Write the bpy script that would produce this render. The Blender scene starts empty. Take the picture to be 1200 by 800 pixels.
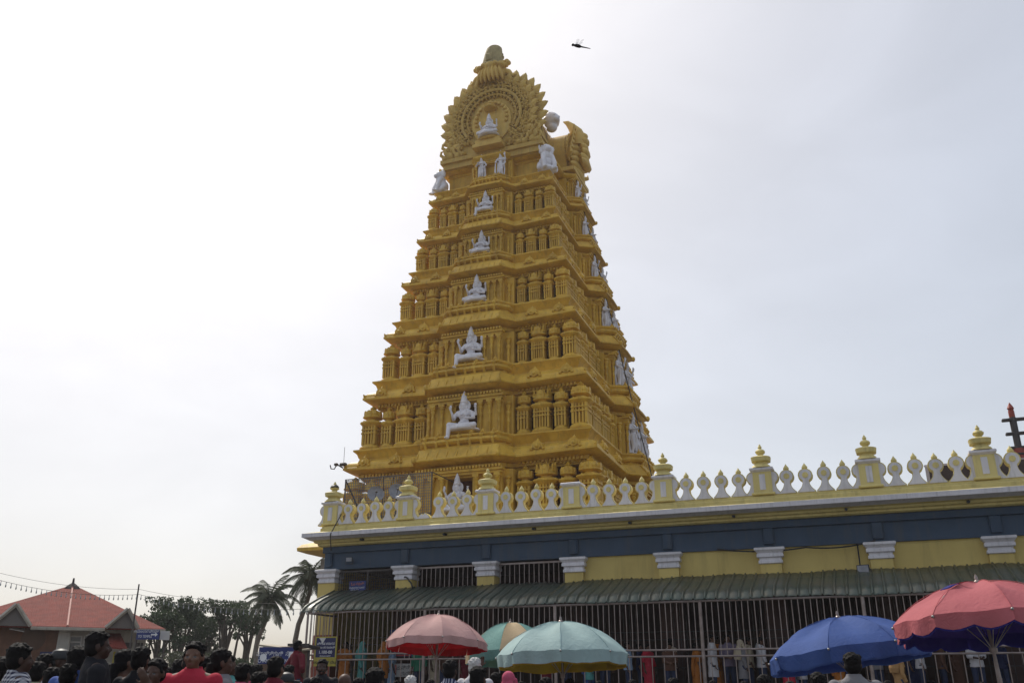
import bpy, math, random
from mathutils import Vector, Matrix, noise
random.seed(7)
PI = math.pi
R = math.radians
scene = bpy.context.scene
col = scene.collection

# ------------------------------------------------------------------ camera
EYE = 1.45
FPX = 1051.0
PITCH, YAW = 0.36405, 0.37175
cam_d = bpy.data.cameras.new('camera')
cam = bpy.data.objects.new('camera', cam_d)
col.objects.link(cam)
cam.location = (0, 0, EYE)
cam.rotation_euler = (PI / 2 + PITCH, 0, YAW)
cam_d.sensor_width = 36
cam_d.lens = 36 * FPX / 1200
cam_d.clip_start = 0.05
cam_d.clip_end = 3000
scene.camera = cam

FW = Vector((-math.sin(YAW) * math.cos(PITCH), math.cos(YAW) * math.cos(PITCH), math.sin(PITCH)))
RT = Vector((math.cos(YAW), math.sin(YAW), 0))
UP = RT.cross(FW)


def ray(px, py):
    return FW + RT * ((px - 600) / FPX) + UP * ((400 - py) / FPX)


def at_range(px, py, rg):
    """World point seen at a pixel of the survey photo, at a horizontal range in metres."""
    r = ray(px, py)
    k = rg / math.hypot(r.x, r.y)
    return Vector((r.x * k, r.y * k, r.z * k + EYE))


def at_Y(px, py, Y):
    r = ray(px, py)
    k = Y / r.y
    return Vector((r.x * k, Y, r.z * k + EYE))


# ------------------------------------------------------------------ mesh builder
class MB:
    def __init__(self, T=None):
        self.v, self.f, self.m = [], [], []
        self.T = T or Matrix.Identity(4)

    def add(self, vs, fs, m=0, T=None):
        T = self.T @ T if T is not None else self.T
        o = len(self.v)
        self.v.extend([T @ Vector(p) for p in vs])
        self.f.extend([tuple(i + o for i in q) for q in fs])
        if isinstance(m, int):
            self.m.extend([m] * len(fs))
        else:
            self.m.extend(m)
        return self

    def box(self, x0, x1, y0, y1, z0, z1, m=0, T=None, bev=0.0):
        if bev > 0:
            b = bev
            a = [(x0 + b, y0), (x1 - b, y0), (x1, y0 + b), (x1, y1 - b), (x1 - b, y1), (x0 + b, y1), (x0, y1 - b), (x0, y0 + b)]
            cx, cy = (x0 + x1) / 2, (y0 + y1) / 2
            def sh(k):
                return [(p[0] + (b * k if p[0] < cx else -b * k), p[1] + (b * k if p[1] < cy else -b * k)) for p in a]
            rings = [[(p[0], p[1], z0) for p in sh(.8)], [(p[0], p[1], z0 + b) for p in a], [(p[0], p[1], z1 - b) for p in a], [(p[0], p[1], z1) for p in sh(.8)]]
            return self.rings(rings, True, True, True, m, T)
        vs = [(x0, y0, z0), (x1, y0, z0), (x1, y1, z0), (x0, y1, z0), (x0, y0, z1), (x1, y0, z1), (x1, y1, z1), (x0, y1, z1)]
        fs = [(0, 3, 2, 1), (4, 5, 6, 7), (0, 1, 5, 4), (1, 2, 6, 5), (2, 3, 7, 6), (3, 0, 4, 7)]
        return self.add(vs, fs, m, T)

    def rings(self, rs, closed=True, cap0=True, cap1=True, m=0, T=None):
        n = len(rs[0])
        vs = [p for r in rs for p in r]
        fs, mm = [], []
        for k in range(len(rs) - 1):
            mk = m if isinstance(m, int) else m[k]
            for i in range(n if closed else n - 1):
                j = (i + 1) % n
                fs.append((k * n + i, k * n + j, (k + 1) * n + j, (k + 1) * n + i))
                mm.append(mk)
        if cap0:
            fs.append(tuple(range(n - 1, -1, -1)))
            mm.append(m if isinstance(m, int) else m[0])
        if cap1:
            fs.append(tuple((len(rs) - 1) * n + i for i in range(n)))
            mm.append(m if isinstance(m, int) else m[-1])
        return self.add(vs, fs, mm, T)

    def lathe(self, prof, c=(0, 0, 0), n=16, sx=1.0, sy=1.0, sq=0.0, ph=0.0, m=0, T=None, cap0=True, cap1=True, flute=0.0, nf=8):
        rs = []
        for r, z in prof:
            ring = []
            for i in range(n):
                t = ph + 2 * PI * i / n
                x, y = math.cos(t), math.sin(t)
                if sq > 0:
                    k = (abs(x) ** (2 + 6 * sq) + abs(y) ** (2 + 6 * sq)) ** (-1 / (2 + 6 * sq))
                    x, y = x * k, y * k
                rr = r * (1 - flute * (0.5 + 0.5 * math.cos(nf * t)))
                ring.append((c[0] + x * rr * sx, c[1] + y * rr * sy, c[2] + z))
            rs.append(ring)
        return self.rings(rs, True, cap0, cap1, m, T)

    def tube(self, path, r, n=8, m=0, T=None, caps=True):
        P = [Vector(p) for p in path]
        k = len(P)
        rr = r if isinstance(r, (list, tuple)) else [r] * k
        t0 = (P[1] - P[0]).normalized()
        a = Vector((0, 0, 1)) if abs(t0.z) < 0.9 else Vector((1, 0, 0))
        u = t0.cross(a).normalized()
        rs = []
        for i in range(k):
            t = (P[min(i + 1, k - 1)] - P[max(i - 1, 0)]).normalized()
            u = (u - t * u.dot(t)).normalized()
            w = t.cross(u)
            rs.append([P[i] + (u * math.cos(2 * PI * j / n) + w * math.sin(2 * PI * j / n)) * rr[i] for j in range(n)])
        return self.rings(rs, True, caps, caps, m, T)

    def ell(self, c, r, n=14, k=9, m=0, T=None, rot=None):
        if not isinstance(r, (list, tuple)):
            r = (r, r, r)
        vs = [(0, 0, -1)]
        for i in range(1, k):
            p = -PI / 2 + PI * i / k
            for j in range(n):
                t = 2 * PI * j / n
                vs.append((math.cos(p) * math.cos(t), math.cos(p) * math.sin(t), math.sin(p)))
        vs.append((0, 0, 1))
        rm = Matrix.Identity(3) if rot is None else rot
        vs = [Vector(c) + rm @ Vector((q[0] * r[0], q[1] * r[1], q[2] * r[2])) for q in vs]
        fs = [(0, 1 + (j + 1) % n, 1 + j) for j in range(n)]
        for i in range(k - 2):
            for j in range(n):
                a, b = 1 + i * n + j, 1 + i * n + (j + 1) % n
                fs.append((a, b, b + n, a + n))
        L = len(vs) - 1
        o = 1 + (k - 2) * n
        fs += [(o + j, o + (j + 1) % n, L) for j in range(n)]
        return self.add(vs, fs, m, T)

    def cap(self, a, b, ra, rb, n=12, m=0):
        """tapered capsule: tube plus end balls (for sculpting)"""
        self.tube([a, b], [ra, rb], n, m)
        self.ell(a, ra * 1.0, 12, 8, m)
        self.ell(b, rb * 1.0, 12, 8, m)
        return self

    def prism(self, pts, y0, y1, m=0, ms=None, T=None):
        """outline in x,z extruded along y"""
        n = len(pts)
        vs = [(p[0], y0, p[1]) for p in pts] + [(p[0], y1, p[1]) for p in pts]
        fs = [tuple(range(n)), tuple(range(2 * n - 1, n - 1, -1))]
        mm = [m, m]
        for i in range(n):
            j = (i + 1) % n
            fs.append((j, i, n + i, n + j))
            mm.append(m if ms is None else ms)
        return self.add(vs, fs, mm, T)

    def mesh(self, name, mats):
        me = bpy.data.meshes.new(name)
        me.from_pydata([tuple(p) for p in self.v], [], self.f)
        for q in (mats if isinstance(mats, (list, tuple)) else [mats]):
            me.materials.append(q)
        me.polygons.foreach_set('material_index', self.m)
        return me

    def build(self, name, mats, parent=None, smooth=True, angle=38, loc=None, rz=0.0):
        me = self.mesh(name, mats)
        finish(me, smooth, angle)
        return link(name, me, parent, loc, rz)


def finish(me, smooth=True, angle=38):
    import bmesh
    bm = bmesh.new()
    bm.from_mesh(me)
    bmesh.ops.recalc_face_normals(bm, faces=bm.faces)
    bm.to_mesh(me)
    bm.free()
    if smooth:
        me.polygons.foreach_set('use_smooth', [True] * len(me.polygons))
        me.set_sharp_from_angle(angle=R(angle))
    me.update()


def link(name, me, parent=None, loc=None, rz=0.0, scale=None):
    o = bpy.data.objects.new(name, me)
    col.objects.link(o)
    if parent is not None:
        o.parent = parent
    if loc is not None:
        o.location = loc
    if rz:
        o.rotation_euler = (0, 0, rz)
    if scale is not None:
        o.scale = scale
    return o


def empty(name, loc=(0, 0, 0), rz=0.0):
    o = bpy.data.objects.new(name, None)
    o.empty_display_size = 0.3
    col.objects.link(o)
    o.location = loc
    o.rotation_euler = (0, 0, rz)
    return o


def adopt(o, parent):
    """parent a mesh modelled in world coordinates"""
    o.parent = parent
    if parent.type == 'EMPTY':
        o.matrix_parent_inverse = (Matrix.Translation(parent.location) @ Matrix.Rotation(parent.rotation_euler.z, 4, 'Z')).inverted()
    return o


def gbuild(mb, name, mats, parent, **k):
    return adopt(mb.build(name, mats, None, **k), parent)


def tag(o, label=None, cat=None, group=None, kind=None):
    if label:
        o['label'] = label
    if cat:
        o['category'] = cat
    if group:
        o['group'] = group
    if kind:
        o['kind'] = kind
    return o


def copy_tree(o, parent=None):
    c = o.copy()
    col.objects.link(c)
    c.parent = parent
    for ch in list(o.children):
        copy_tree(ch, c)
    return c


def sculpt(mb, name, mats, voxel, smooth_iter=2, keep_mat=None):
    """fuse the builder's overlapping pieces into one continuous surface"""
    me = mb.mesh(name + '_tmp', [])
    finish(me, False)
    o = link(name + '_tmp', me)
    md = o.modifiers.new('r', 'REMESH')
    md.mode = 'VOXEL'
    md.voxel_size = voxel
    md.use_smooth_shade = True
    if smooth_iter:
        ms = o.modifiers.new('s', 'SMOOTH')
        ms.factor = 0.5
        ms.iterations = smooth_iter
    dg = bpy.context.evaluated_depsgraph_get()
    dg.update()
    out = bpy.data.meshes.new_from_object(o.evaluated_get(dg), depsgraph=dg)
    out.name = name
    bpy.data.objects.remove(o)
    bpy.data.meshes.remove(me)
    out.materials.clear()
    for q in (mats if isinstance(mats, (list, tuple)) else [mats]):
        out.materials.append(q)
    out.polygons.foreach_set('use_smooth', [True] * len(out.polygons))
    out.polygons.foreach_set('material_index', [0] * len(out.polygons))
    return out


# ------------------------------------------------------------------ materials
def srgb(h):
    h = h.lstrip('#')
    return tuple(((int(h[i:i + 2], 16) / 255 + 0.055) / 1.055) ** 2.4 if int(h[i:i + 2], 16) > 10 else int(h[i:i + 2], 16) / 3295 for i in (0, 2, 4))


class NT:
    def __init__(self, name):
        self.mat = bpy.data.materials.new(name)
        self.mat.use_nodes = True
        self.t = self.mat.node_tree
        self.b = self.t.nodes['Principled BSDF']
        self.out = self.t.nodes['Material Output']

    def n(self, typ, **kw):
        q = self.t.nodes.new(typ)
        for k, x in kw.items():
            setattr(q, k, x)
        return q

    def l(self, a, b):
        self.t.links.new(a, b)


def mat(name, c, c2=None, rough=0.6, scale=3.0, grime=0.0, gcol=None, bump=0.15, bscale=30.0, metal=0.0, spec=0.4, detail=6, streak=True, mixlo=0.35, mixhi=0.65, coord='Object'):
    N = NT(name)
    tc = N.n('ShaderNodeTexCoord')
    oi = N.n('ShaderNodeObjectInfo')
    of = N.n('ShaderNodeVectorMath', operation='SCALE')
    of.inputs[0].default_value = (11.0, 7.0, 5.0)
    N.l(oi.outputs['Random'], of.inputs['Scale'])
    av = N.n('ShaderNodeVectorMath', operation='ADD')
    N.l(tc.outputs[coord], av.inputs[0])
    N.l(of.outputs[0], av.inputs[1])
    src = av.outputs[0]
    n1 = N.n('ShaderNodeTexNoise')
    n1.inputs['Scale'].default_value = scale
    n1.inputs['Detail'].default_value = detail
    N.l(src, n1.inputs['Vector'])
    r1 = N.n('ShaderNodeMapRange')
    r1.inputs[1].default_value = mixlo
    r1.inputs[2].default_value = mixhi
    N.l(n1.outputs[0], r1.inputs[0])
    mx = N.n('ShaderNodeMix', data_type='RGBA')
    mx.inputs[6].default_value = (*c, 1)
    mx.inputs[7].default_value = (*(c2 or c), 1)
    N.l(r1.outputs[0], mx.inputs[0])
    outc = mx.outputs[2]
    if grime > 0:
        mp = N.n('ShaderNodeMapping')
        mp.inputs['Scale'].default_value = (3.0, 3.0, 0.35) if streak else (1, 1, 1)
        N.l(src, mp.inputs[0])
        n2 = N.n('ShaderNodeTexNoise')
        n2.inputs['Scale'].default_value = scale * 1.2
        n2.inputs['Detail'].default_value = 8
        n2.inputs['Roughness'].default_value = 0.65
        N.l(mp.outputs[0], n2.inputs['Vector'])
        r2 = N.n('ShaderNodeMapRange')
        r2.inputs[1].default_value = 0.5
        r2.inputs[2].default_value = 0.75
        r2.inputs[4].default_value = grime
        N.l(n2.outputs[0], r2.inputs[0])
        m2 = N.n('ShaderNodeMix', data_type='RGBA')
        N.l(r2.outputs[0], m2.inputs[0])
        N.l(outc, m2.inputs[6])
        m2.inputs[7].default_value = (*(gcol or tuple(x * 0.35 for x in c)), 1)
        outc = m2.outputs[2]
    hv = N.n('ShaderNodeHueSaturation')
    rv = N.n('ShaderNodeMapRange')
    rv.inputs[3].default_value = 0.90
    rv.inputs[4].default_value = 1.06
    N.l(oi.outputs['Random'], rv.inputs[0])
    N.l(rv.outputs[0], hv.inputs['Value'])
    N.l(outc, hv.inputs['Color'])
    outc = hv.outputs[0]
    N.l(outc, N.b.inputs['Base Color'])
    N.b.inputs['Roughness'].default_value = rough
    N.b.inputs['Metallic'].default_value = metal
    N.b.inputs['Specular IOR Level'].default_value = spec
    if bump > 0:
        nb = N.n('ShaderNodeTexNoise')
        nb.inputs['Scale'].default_value = bscale
        nb.inputs['Detail'].default_value = 5
        N.l(src, nb.inputs['Vector'])
        bp = N.n('ShaderNodeBump')
        bp.inputs['Strength'].default_value = bump
        bp.inputs['Distance'].default_value = 0.02
        N.l(nb.outputs[0], bp.inputs['Height'])
        N.l(bp.outputs[0], N.b.inputs['Normal'])
    return N.mat


def cloth(name, c, c2=None, trans=0.0, kind=None, scale=12.0, rough=0.85, bump=0.3, fade=0.78, nscale=7.0):
    """woven fabric; kind = None | 'stripe' | 'check' | 'dots'"""
    N = NT(name)
    tc = N.n('ShaderNodeTexCoord')
    src = tc.outputs['Object']
    nz = N.n('ShaderNodeTexNoise')
    nz.inputs['Scale'].default_value = nscale
    nz.inputs['Detail'].default_value = 5
    N.l(src, nz.inputs['Vector'])
    mx = N.n('ShaderNodeMix', data_type='RGBA')
    mx.inputs[6].default_value = (*c, 1)
    if kind is None:
        mx.inputs[7].default_value = (*tuple(x * fade for x in (c2 or c)), 1)
        N.l(nz.outputs[0], mx.inputs[0])
    else:
        mx.inputs[7].default_value = (*c2, 1)
        if kind == 'stripe' or kind == 'check':
            w = N.n('ShaderNodeTexWave', bands_direction='X' if kind == 'stripe' else 'Z')
            w.inputs['Scale'].default_value = scale
            w.inputs['Distortion'].default_value = 0.3
            N.l(src, w.inputs['Vector'])
            st = N.n('ShaderNodeMath', operation='GREATER_THAN')
            st.inputs[1].default_value = 0.55
            N.l(w.outputs[1], st.inputs[0])
            fac = st.outputs[0]
            if kind == 'check':
                w2 = N.n('ShaderNodeTexWave', bands_direction='X')
                w2.inputs['Scale'].default_value = scale
                N.l(src, w2.inputs['Vector'])
                s2 = N.n('ShaderNodeMath', operation='GREATER_THAN')
                s2.inputs[1].default_value = 0.55
                N.l(w2.outputs[1], s2.inputs[0])
                av = N.n('ShaderNodeMath', operation='MULTIPLY_ADD')
                av.inputs[1].default_value = 0.5
                hf = N.n('ShaderNodeMath', operation='MULTIPLY')
                hf.inputs[1].default_value = 0.5
                N.l(s2.outputs[0], hf.inputs[0])
                N.l(fac, av.inputs[0])
                N.l(hf.outputs[0], av.inputs[2])
                fac = av.outputs[0]
        else:
            vo = N.n('ShaderNodeTexVoronoi')
            vo.inputs['Scale'].default_value = scale
            N.l(src, vo.inputs['Vector'])
            st = N.n('ShaderNodeMath', operation='LESS_THAN')
            st.inputs[1].default_value = 0.4
            N.l(vo.outputs[0], st.inputs[0])
            fac = st.outputs[0]
        N.l(fac, mx.inputs[0])
    N.l(mx.outputs[2], N.b.inputs['Base Color'])
    N.b.inputs['Roughness'].default_value = rough
    N.b.inputs['Specular IOR Level'].default_value = 0.2
    nb = N.n('ShaderNodeTexNoise')
    nb.inputs['Scale'].default_value = 9
    nb.inputs['Detail'].default_value = 3
    nb.inputs['Distortion'].default_value = 1.2
    N.l(src, nb.inputs['Vector'])
    bp = N.n('ShaderNodeBump')
    bp.inputs['Strength'].default_value = bump
    bp.inputs['Distance'].default_value = 0.05
    N.l(nb.outputs[0], bp.inputs['Height'])
    N.l(bp.outputs[0], N.b.inputs['Normal'])
    if trans > 0:
        tr = N.n('ShaderNodeBsdfTranslucent')
        N.l(mx.outputs[2], tr.inputs['Color'])
        N.l(bp.outputs[0], tr.inputs['Normal'])
        ms = N.n('ShaderNodeMixShader')
        ms.inputs[0].default_value = trans
        N.l(N.b.outputs[0], ms.inputs[1])
        N.l(tr.outputs[0], ms.inputs[2])
        N.l(ms.outputs[0], N.out.inputs['Surface'])
    return N.mat


M = {}
M['gold'] = mat('gold_paint', (0.75, 0.47, 0.055), (0.58, 0.335, 0.032), rough=0.5, scale=1.3, grime=0.55, gcol=(0.24, 0.14, 0.035), bump=0.25, bscale=14)
M['gold_old'] = mat('weathered_gold_paint', (0.68, 0.46, 0.115), (0.58, 0.37, 0.08), rough=0.65, scale=1.6, grime=0.55, gcol=(0.30, 0.21, 0.09), bump=0.3, bscale=10)
M['recess'] = mat('maroon_paint_with_shade', (0.17, 0.062, 0.03), (0.12, 0.045, 0.025), rough=0.75, scale=2)  # maroon wall paint that also puts shade between the shrines into the colour
M['gold_dark'] = mat('dark_niche_back', (0.16, 0.06, 0.018), (0.10, 0.04, 0.015), rough=0.75, scale=2)  # darker brown than the gold, for the back panels of the niches
M['stone_beige'] = mat('weathered_beige', (0.46, 0.37, 0.17), (0.33, 0.26, 0.12), rough=0.8, scale=3, grime=0.5)
M['statue'] = mat('statue_white', (0.80, 0.77, 0.79), (0.70, 0.67, 0.69), rough=0.45, scale=5, grime=0.3, gcol=(0.3, 0.28, 0.28), bump=0.2)
M['cream'] = mat('parapet_yellow', (0.72, 0.60, 0.24), (0.65, 0.53, 0.20), rough=0.6, scale=1.5, grime=0.55, gcol=(0.3, 0.24, 0.1))
M['wall_y'] = mat('wall_yellow', (0.64, 0.49, 0.16), (0.55, 0.41, 0.13), rough=0.7, scale=0.8, grime=0.5, gcol=(0.3, 0.22, 0.08))
M['white'] = mat('white_paint', (0.72, 0.69, 0.71), (0.64, 0.61, 0.63), rough=0.55, scale=2.5, grime=0.55, gcol=(0.30, 0.28, 0.27))
M['blue'] = mat('slate_blue_paint', (0.045, 0.075, 0.125), (0.035, 0.06, 0.10), rough=0.6, scale=1.2, grime=0.6, gcol=(0.08, 0.085, 0.09))
M['granite'] = mat('granite', (0.28, 0.25, 0.22), (0.2, 0.18, 0.16), rough=0.8, scale=4)
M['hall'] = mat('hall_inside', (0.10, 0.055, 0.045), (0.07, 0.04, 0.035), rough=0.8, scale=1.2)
M['floor'] = mat('hall_floor', (0.22, 0.18, 0.16), (0.16, 0.13, 0.12), rough=0.5, scale=2)
M['redbase'] = mat('red_oxide', (0.30, 0.07, 0.035), (0.22, 0.05, 0.03), rough=0.6, scale=3, grime=0.4)
M['steel'] = mat('steel_pipe', (0.34, 0.28, 0.26), (0.24, 0.19, 0.17), rough=0.42, scale=5, metal=0.5, grime=0.4, gcol=(0.2, 0.12, 0.08), bump=0.05)
M['iron'] = mat('dark_iron', (0.10, 0.085, 0.08), (0.06, 0.05, 0.05), rough=0.6, scale=6, metal=0.3)
M['green'] = mat('green_sheet_metal', (0.080, 0.105, 0.085), (0.12, 0.125, 0.10), rough=0.36, scale=1.2, grime=0.85, gcol=(0.17, 0.14, 0.095), bump=0.08, spec=0.5, metal=0.25)
M['black'] = mat('black_plastic', (0.02, 0.02, 0.022), rough=0.5, bump=0)
M['cable'] = mat('cable_rubber', (0.035, 0.03, 0.03), rough=0.6, bump=0)
M['dish'] = mat('grey_dish', (0.30, 0.30, 0.33), (0.22, 0.22, 0.24), rough=0.45, scale=4)
M['sign_blue'] = mat('sign_blue', (0.022, 0.035, 0.17), (0.02, 0.03, 0.13), rough=0.45, bump=0)
M['sign_navy'] = mat('sign_navy', (0.02, 0.02, 0.09), (0.018, 0.018, 0.075), rough=0.45, bump=0)
M['sign_yellow'] = mat('sign_yellow', (0.40, 0.34, 0.05), (0.34, 0.28, 0.04), rough=0.5, bump=0)
M['sign_white'] = mat('sign_white', (0.62, 0.60, 0.58), (0.52, 0.50, 0.48), rough=0.6, bump=0)
M['sign_red'] = mat('sign_red', (0.45, 0.05, 0.05), rough=0.5, bump=0)
M['lettering'] = mat('white_lettering', (0.72, 0.72, 0.74), rough=0.5, bump=0)
M['ink'] = mat('black_ink', (0.02, 0.018, 0.02), rough=0.6, bump=0)
M['orange_ink'] = mat('orange_lettering', (0.55, 0.16, 0.08), rough=0.6, bump=0)
M['bark'] = mat('bark', (0.10, 0.075, 0.055), (0.06, 0.045, 0.035), rough=0.9, scale=8, bump=0.6)
M['palmbark'] = mat('palm_bark', (0.20, 0.17, 0.14), (0.13, 0.11, 0.09), rough=0.9, scale=8, bump=0.6)
# ================================================================== GOPURAM TOWER
XC, YCT = -18.2, 48.0
ZC = [11.96, 15.9, 19.62, 22.98, 25.99, 28.79, 31.17]
AA = [6.93, 6.35, 5.66, 5.04, 4.465, 4.0, 3.58]
BB = [a + 1.07 for a in AA]
HBB = [2.70, 2.48, 2.25, 2.02, 1.75, 1.52, 1.38]     # front bay half width at the main face
HBF = [2.25, 2.02, 1.68, 1.50, 1.22, 1.02, 0.98]     # ... at its front
PF = [0.95, 0.90, 0.85, 0.78, 0.72, 0.66, 0.60]      # how far it stands out
SBB = [2.05, 1.95, 1.90, 1.80, 1.70, 1.60, 1.55]
SBF = [1.60, 1.50, 1.45, 1.38, 1.30, 1.22, 1.18]
PS = [0.95, 0.92, 0.95, 0.85, 0.80, 0.72, 0.66]
VV = [1.0] + [(ZC[i] - ZC[i - 1]) / 3.94 for i in range(1, 7)]


def outline(i, o, z, dz=0.0, a=None, b=None):
    a = AA[i] if a is None else a
    b = BB[i] if b is None else b
    hb, hf, p = HBB[i], HBF[i], PF[i]
    sb, sf, q = SBB[i], SBF[i], PS[i]
    k = 0.45
    def cl(x):
        return max(x, 0.05)
    pts = []
    A, B = a + o, b + o
    f = [(-cl(hb + o * k), 0, 0), (-cl(hf + o * k), p, 1), (cl(hf + o * k), p, 1), (cl(hb + o * k), 0, 0)]
    s = [(-cl(sb + o * k), 0, 0), (-cl(sf + o * k), q, 1), (cl(sf + o * k), q, 1), (cl(sb + o * k), 0, 0)]
    pts.append((-A, -B, z))
    for u, w, t in f:
        pts.append((u, -B - w, z + dz * (1 if w else 0.6)))
    pts.append((A, -B, z))
    for u, w, t in s:
        pts.append((A + w, u, z + dz * (1 if w else 0.6)))
    pts.append((A, B, z))
    for u, w, t in f:
        pts.append((-u, B + w, z + dz))
    pts.append((-A, B, z))
    for u, w, t in s:
        pts.append((-A - w, -u, z + dz))
    return [(x + XC, y + YCT, zz) for x, y, zz in pts]


FRONT = lambda B: Matrix.Translation((XC, YCT - B, 0))
RIGHT = lambda A: Matrix.Translation((XC + A, YCT, 0)) @ Matrix.Rotation(PI / 2, 4, 'Z')

# ---- little shrine ornaments, three kinds sharing one profile each
KP = [(0.85, 0.0), (1.12, 0.025), (1.15, 0.06), (1.0, 0.10), (0.78, 0.135), (0.50, 0.16), (0.46, 0.35), (.90, 0.36), (.90, 0.385), (0.46, 0.395),
      (0.46, 0.425), (.94, 0.435), (.94, 0.46), (0.52, 0.475), (0.70, 0.50), (0.92, 0.53), (1.10, 0.555), (1.22, 0.58), (1.22, 0.605), (1.0, 0.625), (0.80, 0.645), (0.52, 0.655), (0.52, 0.685),
      (0.86, 0.70), (0.98, 0.712), (0.98, 0.735), (0.84, 0.75)]
DOME = [(0.84, 0.75), (0.88, 0.78), (0.86, 0.81), (0.76, 0.845), (0.58, 0.875), (0.34, 0.895), (0.22, 0.90), (0.30, 0.915), (0.33, 0.93), (0.24, 0.95), (0.12, 0.958), (0.15, 0.97), (0.05, 0.99), (0.01, 1.0)]


def kiosk_mesh(name, sx, kind):
    mb = MB()
    n = 20
    mb.lathe(KP, n=n, sx=sx, sq=0.2 if kind != 'narrow' else 0.08, cap1=True)
    if kind == 'wide':
        # barrel roof along x with end horseshoes and three finials
        prof = []
        for k in range(9):
            t = PI * k / 8
            prof.append((math.cos(t), math.sin(t)))
        rs = []
        for x in (-0.86 * sx, -0.8 * sx, 0.8 * sx, 0.86 * sx):
            e = 0.92 if abs(x) > 0.83 * sx else 0.80
            rs.append([(x, e * c, 0.75 + 0.15 * s * e) for c, s in prof])
        mb.rings(rs, False, False, False)
        mb.rings([[(x, e * c, 0.75 + 0.15 * s * e) for c, s in prof] for x, e in ((-.87 * sx, .9), (-.9 * sx, .5))], False)
        mb.rings([[(x, e * c, 0.75 + 0.15 * s * e) for c, s in prof] for x, e in ((.87 * sx, .9), (.9 * sx, .5))], False)
        # centre horseshoe on the front of the roof
        hs = [(0.40 * sx * math.cos(t) , 0.755 + 0.13 * (0.15 + math.sin(t))) for t in [PI * q / 8 for q in range(-1, 10)]]
        mb.prism(hs, -1.0, -0.6)
        mb.ell((0, -1.0, 0.82), (0.2 * sx, 0.06, 0.035))
        for x in (-0.62 * sx, 0, 0.62 * sx):
            mb.lathe([(0.10, 0.87), (0.16, 0.90), (0.17, 0.92), (0.09, 0.94), (0.05, 0.95), (0.08, 0.965), (0.02, 0.99), (0.005, 1.0)], c=(x, 0, 0), n=8)
        for x in (-.9, -.45, .45, .9):
            mb.ell((x * sx * .8, -.72, .84), (.12, .16, .075), n=8, k=6)
        for x in (-1, 1):
            mb.ell((x * 0.86 * sx, -0.2, 0.90), (0.09, 0.3, 0.06))
    else:
        mb.lathe(DOME, n=n, sx=sx, sq=0.2, cap0=False)
        for q in range(4):
            t = q * PI / 2
            T = Matrix.Rotation(t, 4, 'Z')
            e = (1 if q % 2 else sx) 
            hs = [(0.34 * math.cos(a), 0.745 + 0.10 * (0.15 + math.sin(a))) for a in [PI * g / 8 for g in range(-1, 10)]]
            mb.prism(hs, -0.97 * e if q % 2 == 0 else -0.97 * sx, -0.5, T=T)
            mb.ell((0, -0.97, 0.79), (0.15, 0.06, 0.035), T=T)
        for q in range(4):
            t = PI / 4 + q * PI / 2
            mb.ell((0.86 * sx * math.cos(t), 0.86 * math.sin(t), 0.80), (0.17, 0.17, 0.07), n=8, k=6)
    # pilasters standing clear of the body
    for q in range(4):
        T = Matrix.Rotation(q * PI / 2, 4, 'Z')
        half = 0.72 * (sx if q % 2 == 0 else 1)
        dep = 0.80 * (1 if q % 2 == 0 else sx)
        k = 6 if (kind == 'wide' and q % 2 == 0) else (5 if kind == 'corner' else 4)
        for i in range(k):
            x = -half + 2 * half * i / (k - 1)
            w = 0.085 if kind != 'narrow' else 0.115
            mb.box(x - w, x + w, -dep - .02, -dep + 0.25, 0.12, 0.53, T=T)
            mb.box(x - w * 1.35, x + w * 1.35, -dep - 0.09, -dep + 0.2, 0.35, 0.385, T=T)
            mb.box(x - w * 1.35, x + w * 1.35, -dep - 0.09, -dep + 0.2, 0.435, 0.46, T=T)
        # small scales on the eave
        for i in range(3):
            x = (-0.5 + 0.5 * i) * (sx if q % 2 == 0 else 1)
            mb.ell((x, -dep - 0.22, 0.605), (0.12, 0.09, 0.035), n=8, k=5, T=T)
    me = mb.mesh(name, M['gold'])
    finish(me, True, 40)
    return me


K_CORNER = kiosk_mesh('kiosk', 1.0, 'corner')
K_NARROW = kiosk_mesh('kiosk', 1.0, 'narrow')
K_WIDE = kiosk_mesh('kiosk', 1.35, 'wide')

gop = empty('gopuram', (XC, YCT, 0))
tag(gop, 'tall golden yellow temple tower of stacked carved tiers tapering to an arched crown', 'temple tower')




def kiosk(me, T, u, w, z, r, h, parent, d=None):
    o = link('kiosk', me)
    p = T @ Vector((u, -w, z))
    o.location = p
    o.rotation_euler = T.to_euler()
    o.scale = (r, d or r, h)
    adopt(o, parent)
    return o


# hidden foot of the tower with its own wide eave
foot = MB()
foot.box(XC - 7.6, XC + 7.6, YCT - 8.4, YCT + 8.4, 0, 7.3, 0)
o = gbuild(foot, 'tower_base', [M['granite']], gop)
pr = [(0.3, 7.25), (0.45, 7.4), (1.2, 7.5), (1.6, 7.62), (1.62, 7.78), (1.45, 7.95), (0.9, 8.15), (0.4, 8.35), (0.3, 8.5), (-0.2, 8.55), (-2, 8.6)]
gbuild(MB().rings([outline(0, o_ - 0.17, z) for o_, z in pr], True, True, True), 'base_cornice', M['gold'], o)

COLPROF = [(1.0, 0), (1.0, .06), (.7, .09), (.62, .12), (.62, .40), (.85, .43), (.85, .47), (.6, .50), (.6, .62), (.95, .66), (1.0, .70), (.8, .73), (.6, .75), (.7, .80), (1.15, .86), (1.2, .90), (.8, .92), (1.3, .96), (1.3, 1.0)]
FIN = [(0.55, 0), (0.6, .1), (0.9, .25), (1.0, .4), (0.85, .58), (0.4, .68), (0.25, .72), (0.42, .8), (0.3, .88), (0.05, 1.0)]


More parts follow.
